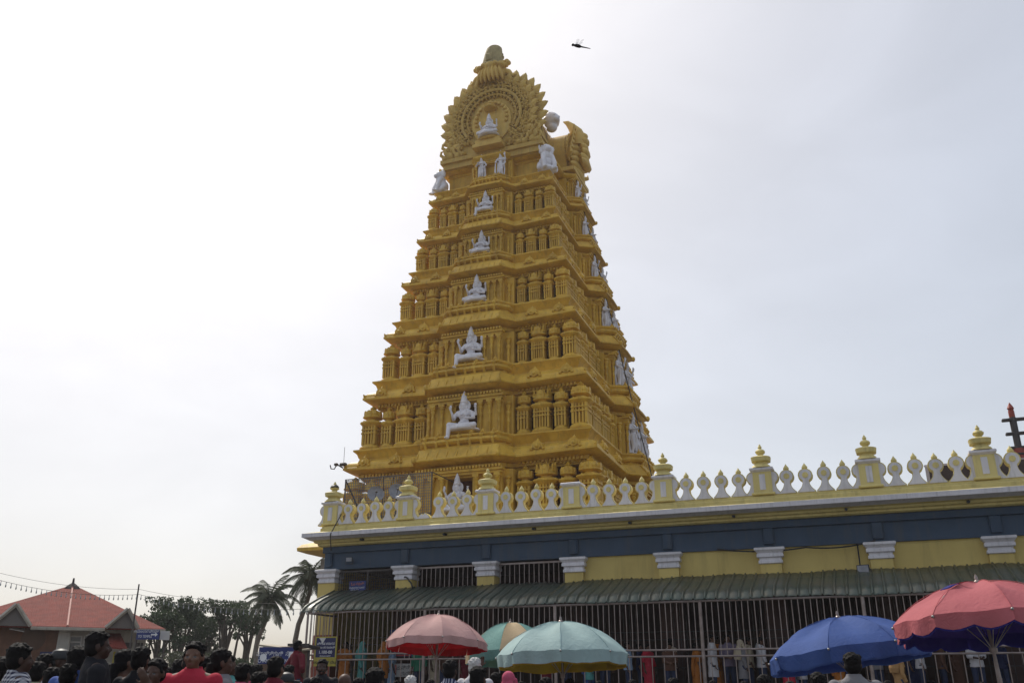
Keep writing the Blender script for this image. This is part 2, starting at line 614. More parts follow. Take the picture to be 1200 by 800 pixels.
def open_bay(hb, hf, p, prof):
    """rings that follow a projecting bay (local frame: x along the face, -y outwards)"""
    rs = []
    for o_, z in prof:
        hb_, hf_ = max(hb + o_ * .6, .05), max(hf + o_ * .6, .05)
        rs.append([(-hb_, 0.6, z), (-hb_, 0.0, z), (-hf_, -p - o_, z), (-hf_ * .33, -p - o_ - .05, z), (hf_ * .33, -p - o_ - .05, z), (hf_, -p - o_, z), (hb_, 0.0, z), (hb_, 0.6, z)])
    return rs


STAT = []   # where statues go: (kind, matrix frame, u, w, z, height)

for s in range(7):
    v = VV[s]
    A, B, zt = AA[s], BB[s], ZC[s]
    zb = ZC[s - 1] if s else 8.1
    last = s == 6
    # ---- core walls of this tier
    core = MB()
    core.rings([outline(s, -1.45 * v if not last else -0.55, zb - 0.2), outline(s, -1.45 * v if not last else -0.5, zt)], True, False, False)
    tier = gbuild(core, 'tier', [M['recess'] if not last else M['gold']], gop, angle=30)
    # ---- the cornice on top of this tier
    pr = [(-1.5 * v, -.62 * v), (-.80 * v, -.60 * v), (-.80 * v, -.44 * v), (-.62 * v, -.42 * v), (-.60 * v, -.24 * v), (-.30 * v, -.20 * v), (-.06, -.10 * v), (0.0, -.06 * v), (0.0, .05 * v), (-.05 * v, .08 * v), (-.06 * v, .14 * v),
          (-.16 * v, .28 * v), (-.32 * v, .40 * v), (-.52 * v, .46 * v), (-.62 * v, .47 * v), (-.62 * v, .58 * v), (-.56 * v, .66 * v), (-.50 * v, .84 * v), (-.34 * v, .98 * v), (-.34 * v, 1.06 * v), (-.60 * v, 1.08 * v), (-1.6 * v, 1.1 * v)]
    if last:
        pr = [(-.60, -.45), (-.45, -.43), (-.45, -.28), (-.2, -.24), (-.05, -.12), (0, -.06), (0, .06), (-.08, .12), (-.3, .22), (-.5, .26), (-.9, .28), (-1.2, .3)]
    dz = -0.22 * v if s < 5 else 0.0
    def dzz(h):
        return dz if h < .3 * v else 0.0
    cor = gbuild(MB().rings([outline(s, o_, zt + h, dzz(h)) for o_, h in pr], True, False, True), 'cornice', M['gold'], tier, angle=34)
    # ---- dentils under the cornice and small horseshoes on it
    if not last:
        for T, half, hb in ((FRONT(B), A, HBB[s]), (RIGHT(A), B, SBB[s])):
            seg = half - hb
            for sg in (-1, 1):
                db = MB()
                x = hb + 0.1
                x_end = half - .75 * v
                x0, x1 = sorted((sg * (hb + .02), sg * x_end))
                db.box(x0, x1, .72 * v, .80 * v, zt - .55 * v, zt - .25 * v, T=T)
                while x < x_end:
                    db.box(sg * x - .055 * v, sg * x + .055 * v, .50 * v, .721 * v, zt - .43 * v, zt - .255 * v, T=T)
                    db.ell((sg * (x + .1 * v), .70 * v, zt - .50 * v), (.07 * v, .1 * v, .05 * v), n=6, k=5, T=T)
                    x += .20 * v
                gbuild(db, 'dentil_band', M['gold'], tier, smooth=False)
                for fr in (0.28, 0.72):
                    nb = MB()
                    u = sg * (hb + seg * fr)
                    hs = [(u + 0.30 * v * math.cos(t), zt + .26 * v + .27 * v * math.sin(t)) for t in [PI * q / 10 for q in range(-1, 12)]]
                    hs2 = [(u + 0.19 * v * math.cos(t), zt + .27 * v + .17 * v * math.sin(t)) for t in [2 * PI * q / 12 for q in range(12)]]
                    nb.prism(hs, .04 * v, .5 * v, T=T)
                    nb.prism(hs2, -.01 * v, .3 * v, T=T)
                    nb.ell((u, -.02 * v, zt + .27 * v), (.10 * v, .07 * v, .10 * v), n=8, k=6, T=T)
                    nb.lathe([(.09 * v, 0), (.11 * v, .06 * v), (.05 * v, .12 * v), (.01, .2 * v)], c=(u, .2 * v, zt + .50 * v), n=8, T=T)
                    for q in (-1, 1):
                        nb.ell((u + q * .31 * v, .06 * v, zt + .12 * v), (.09 * v, .09 * v, .07 * v), n=8, k=6, T=T)
                    gbuild(nb, 'horseshoe_ornament', M['gold'], tier)
    # ---- rows of little shrines on the ledge below
    kz = zb + (1.06 * VV[s - 1] if s else 1.0)
    kh = (zt - .30 * v) - kz if s else (zt - 0.35 - kz)
    if not last:
        seg = A - .2 * v - HBB[s]
        for sg in (-1, 1):
            for fr, wd, me, dep in ((.105, .096, K_NARROW, .95), (.375, .101, K_WIDE, .9), (.645, .096, K_NARROW, .95)):
                u = sg * (HBB[s] + seg * fr + .03)
                r = seg * wd
                kiosk(me, FRONT(B), u, -.42 * v, kz, r, kh * (.93 if me is K_NARROW else .97), tier, r * 1.0)
            r = seg * .135
            kiosk(K_CORNER, FRONT(B), sg * (A + .14 * v - r * 1.2), .14 * v - r * 1.2, kz, r, kh, tier)
        seg = B - .2 * v - SBB[s]
        for sg in (-1, 1):
            n_ = 5
            for q in range(n_):
                fr = .09 + .162 * q
                me = K_WIDE if q % 2 else K_NARROW
                r = seg * (.066 if me is K_WIDE else .072)
                if sg > 0 and q < 3:
                    continue
                kiosk(me, RIGHT(A), sg * (SBB[s] + seg * fr + .05), -.40 * v, kz, r, kh * (.97 if q % 2 else .93), tier)
    # ---- the projecting bays, front and right side
    for side, (T, hb, hf, p, half) in enumerate(((FRONT(B), HBB[s], HBF[s], PF[s], A), (RIGHT(A), SBB[s], SBF[s], PS[s], B))):
        bay = MB()
        vb = VV[s - 1] if s else 1.0
        z0 = zb + (.98 * vb if s else .9)
        z1 = zt - .52 * v + (dz if s < 5 else 0)
        h = z1 - z0
        wf = p - .60 * v           # front plane of the bay wall
        nw = hf * (.30 if side == 0 else .36)
        he = hf - .02 * v
        for sg in (-1, 1):
            x0, x1 = sorted((sg * nw, sg * he))
            bay.box(x0, x1, -wf, 1.2, z0, z1, 0, T=T)
            x0, x1 = sorted((sg * he, sg * (hb - .05)))
            bay.box(x0, x1, -wf + .35 * v, 1.2, z0, z1, 0, T=T)
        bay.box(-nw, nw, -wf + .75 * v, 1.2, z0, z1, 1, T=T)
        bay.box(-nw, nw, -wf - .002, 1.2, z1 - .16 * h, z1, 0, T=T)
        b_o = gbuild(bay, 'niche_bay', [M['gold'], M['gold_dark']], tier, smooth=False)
        # colonettes
        cm = MB()
        xs = []
        for k in range(3):
            xs.append(nw + (he - nw) * (.16 + .36 * k))
        for x in xs:
            for sg in (-1, 1):
                rad = .115 * v * (.8 + .06 * hf)
                cm.lathe([(r_ * rad, z_ * h * .82) for r_, z_ in COLPROF], c=(sg * x, -wf - rad * 1.05, z0), n=10, T=T)
                cm.box(sg * x - rad * 1.5, sg * x + rad * 1.5, -wf - rad * 2.4, -wf + .05, z0 + h * .82, z0 + h * .88, T=T)
        for sg in (-1, 1):
            xk = sg * (he + hb - .05) / 2
            rad = .12 * v
            cm.lathe([(r_ * rad, z_ * h * .82) for r_, z_ in COLPROF], c=(xk, -wf + .35 * v - rad, z0), n=10, T=T)
        cm.box(-he - .05, he + .05, -wf - .22 * v, -wf + .1, z0 + h * .885, z0 + h * .94, T=T)
        cm.box(-he - .12, he + .12, -wf - .32 * v, -wf + .1, z0 + h * .943, z0 + h * 1.0, T=T)
        k = int((2 * he) / (.17 * v))
        for i in range(k + 1):
            x = -he + 2 * he * i / k
            cm.box(x - .05 * v, x + .05 * v, -wf - .40 * v, -wf - .1, z0 + h * 1.003, z0 + h * 1.06, T=T)
        gbuild(cm, 'colonnette_screen', M['gold'], b_o)
        # railing stack that stands on the eave below and carries the statue
        if s:
            hb2, hf2, p2 = (HBB, HBF, PF)[0][s - 1], HBF[s - 1], PF[s - 1]
            if side:
                hb2, hf2, p2 = SBB[s - 1], SBF[s - 1], PS[s - 1]
            off = (BB[s - 1] - B)
            T2 = FRONT(BB[s - 1]) if side == 0 else RIGHT(AA[s - 1])
            e = -.22 * vb if s - 1 < 5 else 0
            st = [(-.30, .30), (-.14, .36), (-.10, .46), (-.28, .50), (-.32, .58), (-.12, .62), (-.02, .72), (-.05, .84), (-.22, .90), (-.34, .94), (-.22, .98), (-.22, 1.06), (-.5, 1.09), (-1.3, 1.1)]
            fm = MB(T2).rings(open_bay(hb2 - .25 * vb, hf2 - .2 * vb, p2 - .25 * vb, [(o_ * vb, zb + z_ * vb) for o_, z_ in st]), False, False, False)
            for i in range(7):
                x = (-1 + i / 3) * (hf2 - .42 * vb)
                fm.tube([(x, -p2 + .46 * vb, zb + .34 * vb), (x, -p2 + .27 * vb, zb + .70 * vb), (x, -p2 + .38 * vb, zb + .92 * vb)], .075 * vb, 6)
                fm.lathe([(r_ * .12 * vb, z_ * .30 * vb) for r_, z_ in FIN], c=(x, -p2 + .30 * vb, zb + .82 * vb), n=8)
                if abs(x) < .3 and side == 0:
                    continue
                fm.lathe([(r_ * .10 * vb, z_ * .34 * vb) for r_, z_ in FIN], c=(x, -p2 + .55 * vb, zb + 1.05 * vb), n=8)
            gbuild(fm, 'bay_railing', M['gold'], tier)
        # ribbed roll along the bay eave
        if not last:
            em = MB(T)
            k = 9
            for i in range(k):
                x = (-1 + 2 * i / (k - 1)) * hf * .96
                em.tube([(x, -p + .42 * v, zt + .40 * v), (x, -p + .20 * v, zt + .26 * v + dz * .5), (x, -p + .02 * v, zt + .08 * v + dz), (x, -p - .03 * v, zt - .03 * v + dz)], .045 * v, 6)
            x0 = hf + .02
            em.tube([(-x0, -p - .02, zt + .0 + dz), (0, -p - .07, zt + .0 + dz), (x0, -p - .02, zt + 0.0 + dz)], .07 * v, 8)
            for sg in (-1, 1):
                em.tube([(sg * x0, -p - .02, zt + dz), (sg * (hb + .04), .02, zt + dz * .7)], .07 * v, 8)
                em.ell((sg * x0, -p - .05, zt + .06 + dz), (.13 * v, .13 * v, .17 * v), n=8, k=6)
            gbuild(em, 'bay_eave', M['gold'], tier)
        STAT.append((s, side, T, nw, wf, z0, h, hf))

# ---- curling tips on the right corners of the cornices (small makara scrolls)
sm = MB()
for s in range(7):
    v = VV[s]
    for sx_ in (-1, 1):
        x, y, z = XC + sx_ * (AA[s] - .05), YCT - BB[s] + .05, ZC[s]
        sm.tube([(x - sx_ * .25 * v, y + .25 * v, z + .1 * v), (x, y, z + .16 * v), (x + sx_ * .02 * v, y - .02 * v, z + .26 * v)], [.10 * v, .08 * v, .03], 6)
gbuild(sm, 'corner_scroll', M['gold'], gop)

# ================================================================== CROWN: vault, arch, dormer, lion mask
ZT = ZC[6] + .28
YF = YCT - BB[6] - .05       # front plane of the arch
# barrel vault behind the arch
vt = MB()
vp = []
for k in range(15):
    t = -0.35 + (PI + .7) * k / 14
    vp.append((2.55 * math.cos(t), 2.6 * math.sin(t)))
rs = []
for y in (YF + .5, YCT + BB[6] - .3):
    rs.append([(XC + x, y, ZT + 2.35 + z) for x, z in vp])
vt.rings(rs, False, False, False)
vt.rings([[(XC + x * k, YF + .5, ZT + 2.35 + z * k) for x, z in vp] for k in (1, .01)], False, False, False)
vt.rings([[(XC + x * k, YCT + BB[6] - .3, ZT + 2.35 + z * k) for x, z in vp] for k in (1, .01)], False, False, False)
vt.box(XC - 2.5, XC + 2.5, YF + .5, YCT + BB[6] - .3, ZT - .1, ZT + 1.6)
for i in range(9):
    y = YF + 1.0 + i * .95
    rs = []
    for dy in (0, .25):
        rs.append([(XC + x * 1.03, y + dy, ZT + 2.35 + z * 1.03) for x, z in vp])
    vt.rings(rs, False, False, False)
for z, w, dz_ in ((0, 2.95, .25), (.9, 2.75, .18), (1.35, 2.9, .22)):
    vt.box(XC - w, XC + w, YF + .6, YCT + BB[6] - .5, ZT + z, ZT + z + dz_)
for i in range(12):
    y = YF + .9 + i * .72
    for sx_ in (-1, 1):
        vt.lathe([(r_ * .13, z_ * .75) for r_, z_ in COLPROF], c=(XC + sx_ * 2.72, y, ZT + .22), n=8)
vault = gbuild(vt, 'vault_roof', M['gold_old'], gop)


def arch_front(T, Ro, Ri, zc_, zbase, nleaf, dep, kind):
    """horseshoe gable in the local frame x, z facing -y; returns list of (name, MB, material)"""
    body = MB(T)
    def hs(r, n=26, a0=-0.62):
        return [(r * math.cos(a0 + (PI - 2 * a0) * k / n), zc_ + r * math.sin(a0 + (PI - 2 * a0) * k / n)) for k in range(n + 1)]
    out = hs(Ro * .86)
    body.prism([(out[-1][0], zbase)] + [(out[0][0], zbase)] + out, 0.0, dep)
    # concentric mouldings
    for r, w, y in ((Ro * .82, .10, -.12), (Ro * .70, .07, -.10), (Ro * .60, .10, -.16), (Ro * .50, .07, -.12)):
        pts = [(x, y, z) for x, z in hs(r)]
        pts = [p_ for p_ in pts if p_[2] > zbase]
        body.tube(pts, w, 6)
    # carved foliage: many small lumps between the mouldings
    rnd = random.Random(int(Ro * 100))
    carve = MB(T)
    for r, nn, sz in ((Ro * .80, 40, .15), (Ro * .73, 36, .16), (Ro * .65, 32, .13), (Ro * .55, 30, .11), (Ro * .46, 26, .08)):
        for k in range(nn):
            a = -0.60 + (PI + 1.20) * k / (nn - 1)
            a += rnd.uniform(-.03, .03)
            q_ = r * rnd.uniform(.97, 1.03)
            x, z = q_ * math.cos(a), zc_ + q_ * math.sin(a)
            if z < zbase + .1:
                continue
            s_ = sz * Ro / 3.1
            carve.ell((x, -.06, z), (s_ * rnd.uniform(.7, 1.05), .14 * rnd.uniform(.8, 1.3), s_ * rnd.uniform(.6, 1.0)), n=7, k=5)
            carve.tube([(x, -.05, z), (x + .16 * math.cos(a + .6), -.2, z + .16 * math.sin(a + .6)), (x + .20 * math.cos(a + 1.3), -.16, z + .22 * math.sin(a + 1.3))], [s_ * .5, s_ * .4, .02], 5)
    return body, carve, hs


Tf = Matrix.Translation((XC, YF, 0))
ARO, AZC = 3.25, ZT + 2.65
body, carve, hs = arch_front(Tf, ARO, 1.4, AZC, ZT - .05, 26, .75, 'front')
# base band of the arch with rearing figures at the two feet
body.box(-3.35, 3.35, -.25, .7, ZT - .05, ZT + .22, T=None)
body.box(-3.2, 3.2, -.1, .7, ZT - .42, ZT - .052)
for sg in (-1, 1):
    for i, (x, z, r) in enumerate(((2.75, .45, .33), (2.95, .85, .26), (2.55, .85, .24), (3.05, .35, .24), (2.2, .4, .26), (2.75, 1.15, .2), (1.85, .4, .2))):
        carve.ell((sg * x, -.12, ZT + z), (r, .25, r * .9), n=9, k=7)
        carve.tube([(sg * x, -.2, ZT + z), (sg * (x + .25), -.3, ZT + z + .2), (sg * (x + .22), -.3, ZT + z + .42), (sg * (x + .08), -.3, ZT + z + .45)], [r * .5, r * .4, r * .3, .03], 6)
rnd = random.Random(77)
for i in range(120):
    x, z = rnd.uniform(-2.9, 2.9), ZT + rnd.uniform(.3, 1.9)
    if abs(x) < 1.05 or math.hypot(x, z - AZC) < 1.55 or math.hypot(x, z - AZC) > 2.9:
        continue
    s_ = rnd.uniform(.08, .17)
    carve.ell((x, -.05, z), (s_, .16, s_ * rnd.uniform(.7, 1.2)), n=7, k=5)
    carve.tube([(x, -.1, z), (x + rnd.uniform(-.2, .2), -.24, z + .16), (x + rnd.uniform(-.3, .3), -.2, z + .26)], [s_ * .6, s_ * .4, .02], 5)
arch = gbuild(body, 'gable_arch', M['gold_old'], gop)
gbuild(carve, 'carved_foliage', M['gold_old'], arch)
# inner recess: darker backing disc and small throne for the seated figure
th = MB(Tf)
th.prism([(1.30 * math.cos(2 * PI * k / 24), AZC - .35 + 1.5 * math.sin(2 * PI * k / 24)) for k in range(24)], -.10, -.03)
th.box(-.95, .95, -.85, 0, ZT + .22, ZT + .45)
th.box(-.80, .80, -.75, 0, ZT + .45, ZT + .75)
th.lathe([(.75, 0), (.85, .08), (.6, .2), (.7, .3)], c=(0, -.45, ZT + .72), n=14, sy=.6)
for k in range(15):
    a = -.3 + (PI + .6) * k / 14
    th.ell((1.02 * math.cos(a), -.16, AZC - .1 + 1.12 * math.sin(a)), (.12, .10, .12), n=8, k=6)
# small canopy over the figure
th.lathe([(.1, 0), (.42, .05), (.46, .12), (.30, .28), (.36, .34), (.22, .50), (.08, .58), (.02, .7)], c=(0, -.30, AZC + .42), n=12)
gbuild(th, 'throne', M['gold_old'], arch)

# flame leaves round the arch
def leaf_mesh(L, W, curl):
    mb = MB()
    n = 7
    rs = []
    for k in range(n + 1):
        t = k / n
        w = W * (math.sin(PI * min(1, (t * .82 + .18))) ** .8) * (1 - .1 * t) + .015
        if k in (3, 5):
            w *= .86
        cx = curl * t * t * L
        z = L * t
        d = .16 * (1 - .75 * t)
        y = -.12 * math.sin(PI * t)
        rs.append([(cx - w, y + d * .3, z), (cx - w * .4, y - d * .5, z), (cx, y - d * .95, z + .02), (cx + w * .4, y - d * .5, z), (cx + w, y + d * .3, z), (cx, y + d, z)])
    mb.rings(rs, True)
    for k in range(3):
        mb.tube([(0, -.12, L * .15 * k), (-W * .8, -.1, L * (.2 + .16 * k)), (-W * (1.15 - .15 * k) + curl * .1, -.02, L * (.34 + .17 * k))], [.07, .06, .02], 5)
        mb.tube([(0, -.12, L * .15 * k), (W * .8, -.1, L * (.2 + .16 * k)), (W * (1.15 - .15 * k) + curl * .1, -.02, L * (.34 + .17 * k))], [.07, .06, .02], 5)
    me = mb.mesh('flame_leaf', M['gold_old'])
    finish(me, True, 50)
    return me


LEAF_R = leaf_mesh(1.0, .40, -.22)
LEAF_L = leaf_mesh(1.0, .40, .22)
nl = 22
for k in range(nl):
    a = -0.60 + (PI + 1.20) * k / (nl - 1)
    if abs(a - PI / 2) < .28:
        continue
    for row, (rr, yy, sc) in enumerate(((ARO * .82, .30, 1.0), (ARO * .76, -.02, .72))):
        aa = a + (.06 if row else 0)
        x, z = rr * math.cos(aa), AZC + rr * math.sin(aa)
        if z < ZT + .15:
            continue
        right = math.cos(aa) >= 0
        tilt = PI / 2 - aa
        tilt *= .88
        o = link('flame_leaf', LEAF_R if right else LEAF_L)
        o.location = (XC + x, YF + yy, z)
        o.rotation_euler = (R(6) if row == 0 else R(14), tilt, 0)
        o.scale = (sc, sc, sc)
        adopt(o, arch)

# lion mask at the top of the arch
lm = MB(Tf)
zl = AZC + ARO * .80
for k in range(7):
    x = (-1 + k / 3) * .72
    lm.ell((x, -.52 + .30 * x * x, zl + .36), (.125, .30, .56), n=10, k=8, rot=Matrix.Rotation(-x * .35, 3, 'Y'))
lm.ell((0, .05, zl + .55), (.98, .52, .55))
lm.ell((0, -.30, zl + 1.02), (.62, .42, .30))
for sg in (-1, 1):
    lm.ell((sg * .40, -.58, zl + 1.05), (.17, .15, .16))
    lm.ell((sg * .72, -.35, zl + 1.0), (.25, .28, .20))
    for q, (x, z) in enumerate(((.95, 1.05), (1.12, 1.18), (1.02, 1.32), (.82, 1.28))):
        lm.ell((sg * x, -.1, zl + z), (.16, .2, .14))
    lm.tube([(sg * .5, .0, zl + .9), (sg * 1.1, .0, zl + .55), (sg * 1.35, 0, zl + .2), (sg * 1.65, 0, zl + .25)], [.2, .2, .15, .05], 8)
lm.ell((0, -.62, zl + 1.0), (.16, .16, .2))
me = sculpt(lm, 'lion_mask', M['gold_old'], .03, 1)
o = link('lion_mask', me)
adopt(o, arch)
cp = MB(Tf)
rs = []
for z, wx, wy, sx_ in ((1.05, .66, .50, .05), (1.35, .70, .52, .02), (1.6, .68, .50, .04), (2.1, .60, .46, .08), (2.5, .52, .42, .12), (2.6, .42, .36, .13)):
    rs.append([(sx_ + wx * math.cos(2 * PI * q / 16) * (1 if math.cos(2 * PI * q / 16) < 0 else 1.0), -.05 + wy * math.sin(2 * PI * q / 16), zl + z) for q in range(16)])
cp.rings(rs, True)
cp.box(.30, .62, -.15, .25, zl + 1.3, zl + 2.25, bev=.05)
for q in range(16):
    a = 2 * PI * q / 16
    cp.ell((.05 + .66 * math.cos(a), -.05 + .52 * math.sin(a), zl + 1.12 + .08 * (q % 2)), (.13, .13, .15), n=8, k=6)
cp.box(-.28, .22, -.62, -.3, zl + 1.35, zl + 1.9, bev=.06)
for q in range(5):
    cp.ell((.62 + .05 * (q % 2), 0, zl + 1.2 + .2 * q), (.12, .16, .13), n=7, k=5)
gbuild(cp, 'crest_stone', M['stone_beige'], arch)

# side dormer (hooked gable over the right-hand bay) with its own foliage
Td = RIGHT(AA[6] + .05)
body, carve, hs2 = arch_front(Td, 1.75, .7, ZT + 1.75, ZT - .05, 12, 1.4, 'side')
body.box(-1.6, 1.6, -.62, .8, ZT - .1, ZT + .15)
dorm = gbuild(body, 'side_gable', M['gold_old'], gop)
gbuild(carve, 'carved_foliage', M['gold_old'], dorm)
hk = MB(Td)
hk.tube([(0, -.45, ZT + 2.4), (0, -.5, ZT + 3.0), (0, -.35, ZT + 3.6), (0, -.05, ZT + 4.1), (0, .22, ZT + 4.45), (0, .5, ZT + 4.62)], [.6, .55, .42, .27, .17, .04], 10)
hk.tube([(0, .1, ZT + 2.3), (0, .6, ZT + 2.9), (0, 1.3, ZT + 3.3)], [.6, .4, .15], 8)
for q in range(6):
    hk.ell((0, -.85 - .08 * (q % 2), ZT + 3.1 - .42 * q), (.30 + .12 * q, .30, .30), n=8, k=6)
    for sg in (-1, 1):
        hk.tube([(sg * (.5 + .2 * q), -.3, ZT + 3.2 - .45 * q), (sg * (.8 + .2 * q), -.5, ZT + 3.35 - .45 * q), (sg * (.9 + .2 * q), -.5, ZT + 3.65 - .45 * q)], [.16, .13, .03], 6)
for q in range(7):
    hk.ell((0, -.30, ZT + 3.0 - .45 * q), (.5 + .14 * q, .45, .34), n=10, k=7)
gbuild(hk, 'gable_crest', M['gold_old'], dorm)
rod = MB()
rod.tube([(XC + .9, YCT + 1.5, ZT + 4.6), (XC + .9, YCT + 1.5, ZT + 7.75)], .035, 6)
rod.ell((XC + .9, YCT + 1.5, ZT + 7.3), (.07, .07, .18), n=8, k=6)
gbuild(rod, 'lightning_rod', M['iron'], gop)
# ================================================================== TEMPLE HALL (low building in front of the tower)
HX0, HX1, HY = -19.05, 14.5, 29.5
BAY = 3.2
PX = [-18.85 + BAY * k for k in range(11)]
hall = empty('temple_hall', (-2, 33, 0))
tag(hall, 'long low yellow temple hall with blue frieze, white capitals and keyhole balusters', 'temple hall')

# rear, roof and interior
hb = MB()
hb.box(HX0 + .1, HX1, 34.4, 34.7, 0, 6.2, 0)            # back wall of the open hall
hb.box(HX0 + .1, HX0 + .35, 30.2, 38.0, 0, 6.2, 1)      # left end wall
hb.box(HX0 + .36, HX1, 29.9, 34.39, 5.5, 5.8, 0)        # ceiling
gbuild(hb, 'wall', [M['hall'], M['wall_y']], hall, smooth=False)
rf = MB()
rf.box(HX0 + .1, HX1, 29.8, 38.0, 6.25, 6.6)
gbuild(rf, 'roof_slab', M['granite'], hall, smooth=False)

# frieze: slate blue beam with small posts over each pillar
fr = MB()
fr.box(HX0, HX1, HY, HY + .35, 5.42, 6.24)
fr.box(HX0 - .05, HX1, HY - .10, HY - .003, 6.02, 6.24)
fr.box(HX0, HX0 + .3, HY + .36, 38, 5.42, 6.24)
for x in PX:
    fr.box(x - .16, x + .16, HY - .09, HY - .004, 5.52, 6.015, bev=.02)
    fr.box(x - .11, x + .11, HY - .105, HY - .092, 5.58, 5.95)
gbuild(fr, 'blue_frieze', M['blue'], hall, smooth=False)

# pillars with stepped white capitals
CAPP = [(.31, 4.92), (.36, 4.94), (.36, 5.02), (.33, 5.04), (.33, 5.10), (.40, 5.13), (.40, 5.22), (.37, 5.24), (.42, 5.30), (.46, 5.34), (.46, 5.40), (.43, 5.418)]
for k, x in enumerate(PX):
    pm = MB()
    wl = .36 if k == 0 else .32
    zy = 3.1 if k == 0 else 4.25
    pm.box(x - wl, x + wl, HY - .08, HY + .5, zy, 4.93, 0)
    pm.box(x - wl - .02, x + wl + .02, HY - .10, HY + .52, 1.1, zy - .003, 1 if k == 0 else 2)  # shafts after the corner one: canopy shade put into their dark colour
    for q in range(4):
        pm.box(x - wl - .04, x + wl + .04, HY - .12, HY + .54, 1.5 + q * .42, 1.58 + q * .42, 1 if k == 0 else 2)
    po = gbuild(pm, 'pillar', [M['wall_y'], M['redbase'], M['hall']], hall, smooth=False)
    cm = MB()
    cm.rings([[(x - r, HY - .08 + .31 - r, z), (x + r, HY - .08 + .31 - r, z), (x + r, HY + .45, z), (x - r, HY + .45, z)] for r, z in CAPP])
    gbuild(cm, 'capital', M['white'], po, smooth=False)
# infill wall between the pillars of the right-hand bays, grilles in the three left ones
wf = MB()
for k in range(3, 10):
    wf.box(PX[k] + .325, PX[k + 1] - .325, HY + .08, HY + .3, 4.2, 5.417)
gbuild(wf, 'upper_wall', M['wall_y'], hall, smooth=False)
for k in range(3):
    g = MB()
    x0, x1 = PX[k] + .37, PX[k + 1] - .33
    g.box(x0, x1, HY + .10, HY + .16, 5.30, 5.36)
    n = 14 if k else 26
    for i in range(n):
        x = x0 + (x1 - x0) * (i + .5) / n
        g.tube([(x, HY + .13, 4.2), (x, HY + .13, 5.32)], .016 if k else .009, 6)
    if k == 0:
        for i in range(8):
            g.tube([(x0, HY + .115, 4.5 + i * .11), (x1, HY + .115, 4.5 + i * .11)], .007, 5)
        g.box((x0 + x1) / 2 - .03, (x0 + x1) / 2 + .03, HY + .09, HY + .17, 4.2, 5.3)
    gbuild(g, 'window_grille', M['iron'] if k == 0 else M['steel'], hall)

# cornice round the front and the left end
CP = [(-.35, 6.245, 1), (.20, 6.245, 1), (.27, 6.28, 1), (.27, 6.34, 1), (.38, 6.36, 1), (.42, 6.42, 1), (.56, 6.45, 2), (.78, 6.53, 2), (.82, 6.53, 0), (.82, 6.675, 0), (.76, 6.69, 1), (.30, 6.80, 1), (.22, 6.81, 1), (.22, 6.92, 1), (.17, 6.95, 1), (.17, 7.0, 1), (-.45, 7.0, 1)]
rs = []
for o_, z, m_ in CP:
    l = o_ * .68
    rs.append([(HX1, HY - o_, z), (HX0 - l, HY - o_, z), (HX0 - l, 38, z)])
gbuild(MB().rings(rs, False, False, False, [c_[2] for c_ in CP[:-1]]), 'cornice', [M['white'], M['cream'], M['white']], hall, angle=25)
# little rain spouts
for k in range(7):
    sp = MB()
    x = -17.2 + k * 3.35
    sp.tube([(x, HY - .30, 6.40), (x, HY - .62, 6.36)], .045, 8)
    gbuild(sp, 'rain_spout', M['black'], hall)

# ---- parapet: posts with pot finials, keyhole balusters between
par = MB()
par.box(HX0 - .1, HX1, HY - .10, HY + .30, 7.003, 7.05)
par_o = gbuild(par, 'parapet_kerb', M['cream'], hall, smooth=False)


def keyhole(h=.98, hw=.27, rr=.22, zc_=.56):
    pts = [(-hw, 0), (-hw, .04)]
    for k in range(7):
        t = k / 6
        pts.append((-hw + (hw - .10) * (1 - (1 - t) ** 2.0), .04 + .30 * t))
    a0 = -PI / 2 - .50
    for k in range(15):
        a = a0 - (2 * PI - 1.0) * k / 14
        pts.append((rr * math.cos(a), zc_ + rr * math.sin(a)))
    right = [(-x, z) for x, z in reversed(pts[:9])]
    return pts + right


def baluster_mesh():
    mb = MB()
    o = keyhole()
    mb.prism(o, -.11, .13, 0)
    i_ = []
    for x, z in o:
        dx, dzv = -x, (.56 - z)
        if z > .36:
            l = math.hypot(x, z - .56)
            k = (l - .035) / l
            i_.append((x * k, .56 + (z - .56) * k))
        else:
            i_.append((x * .86, max(z, .012)))
    mb.prism(i_, -.128, -.112, 1, ms=1)
    mb.prism([(x * .55 / .22 * .20, .56 + z) for x, z in [(.085 * math.cos(2 * PI * k / 8) * 2.2, .19 * .5 * math.sin(2 * PI * k / 8)) for k in range(8)]], -.15, -.129, 0)
    mb.lathe([(.05, .77), (.085, .80), (.09, .84), (.06, .89), (.02, .95), (.005, .98)], n=10)
    me = mb.mesh('baluster', [M['cream'], M['white']])
    finish(me, True, 40)
    return me


BAL = baluster_mesh()
stub = MB()
stub.prism([(-.27, 0), (-.27, .05), (-.18, .16), (-.10, .20), (-.04, .15), (.03, .22), (.12, .17), (.2, .12), (.27, .04), (.27, 0)], -.11, .13, 0)
stub.prism([(-.24, .01), (-.24, .05), (-.16, .14), (-.10, .18), (-.04, .13), (.03, .20), (.12, .15), (.18, .10), (.24, .03), (.24, .01)], -.128, -.112, 1)
stub_me = stub.mesh('baluster', [M['cream'], M['white']])
finish(stub_me, False)


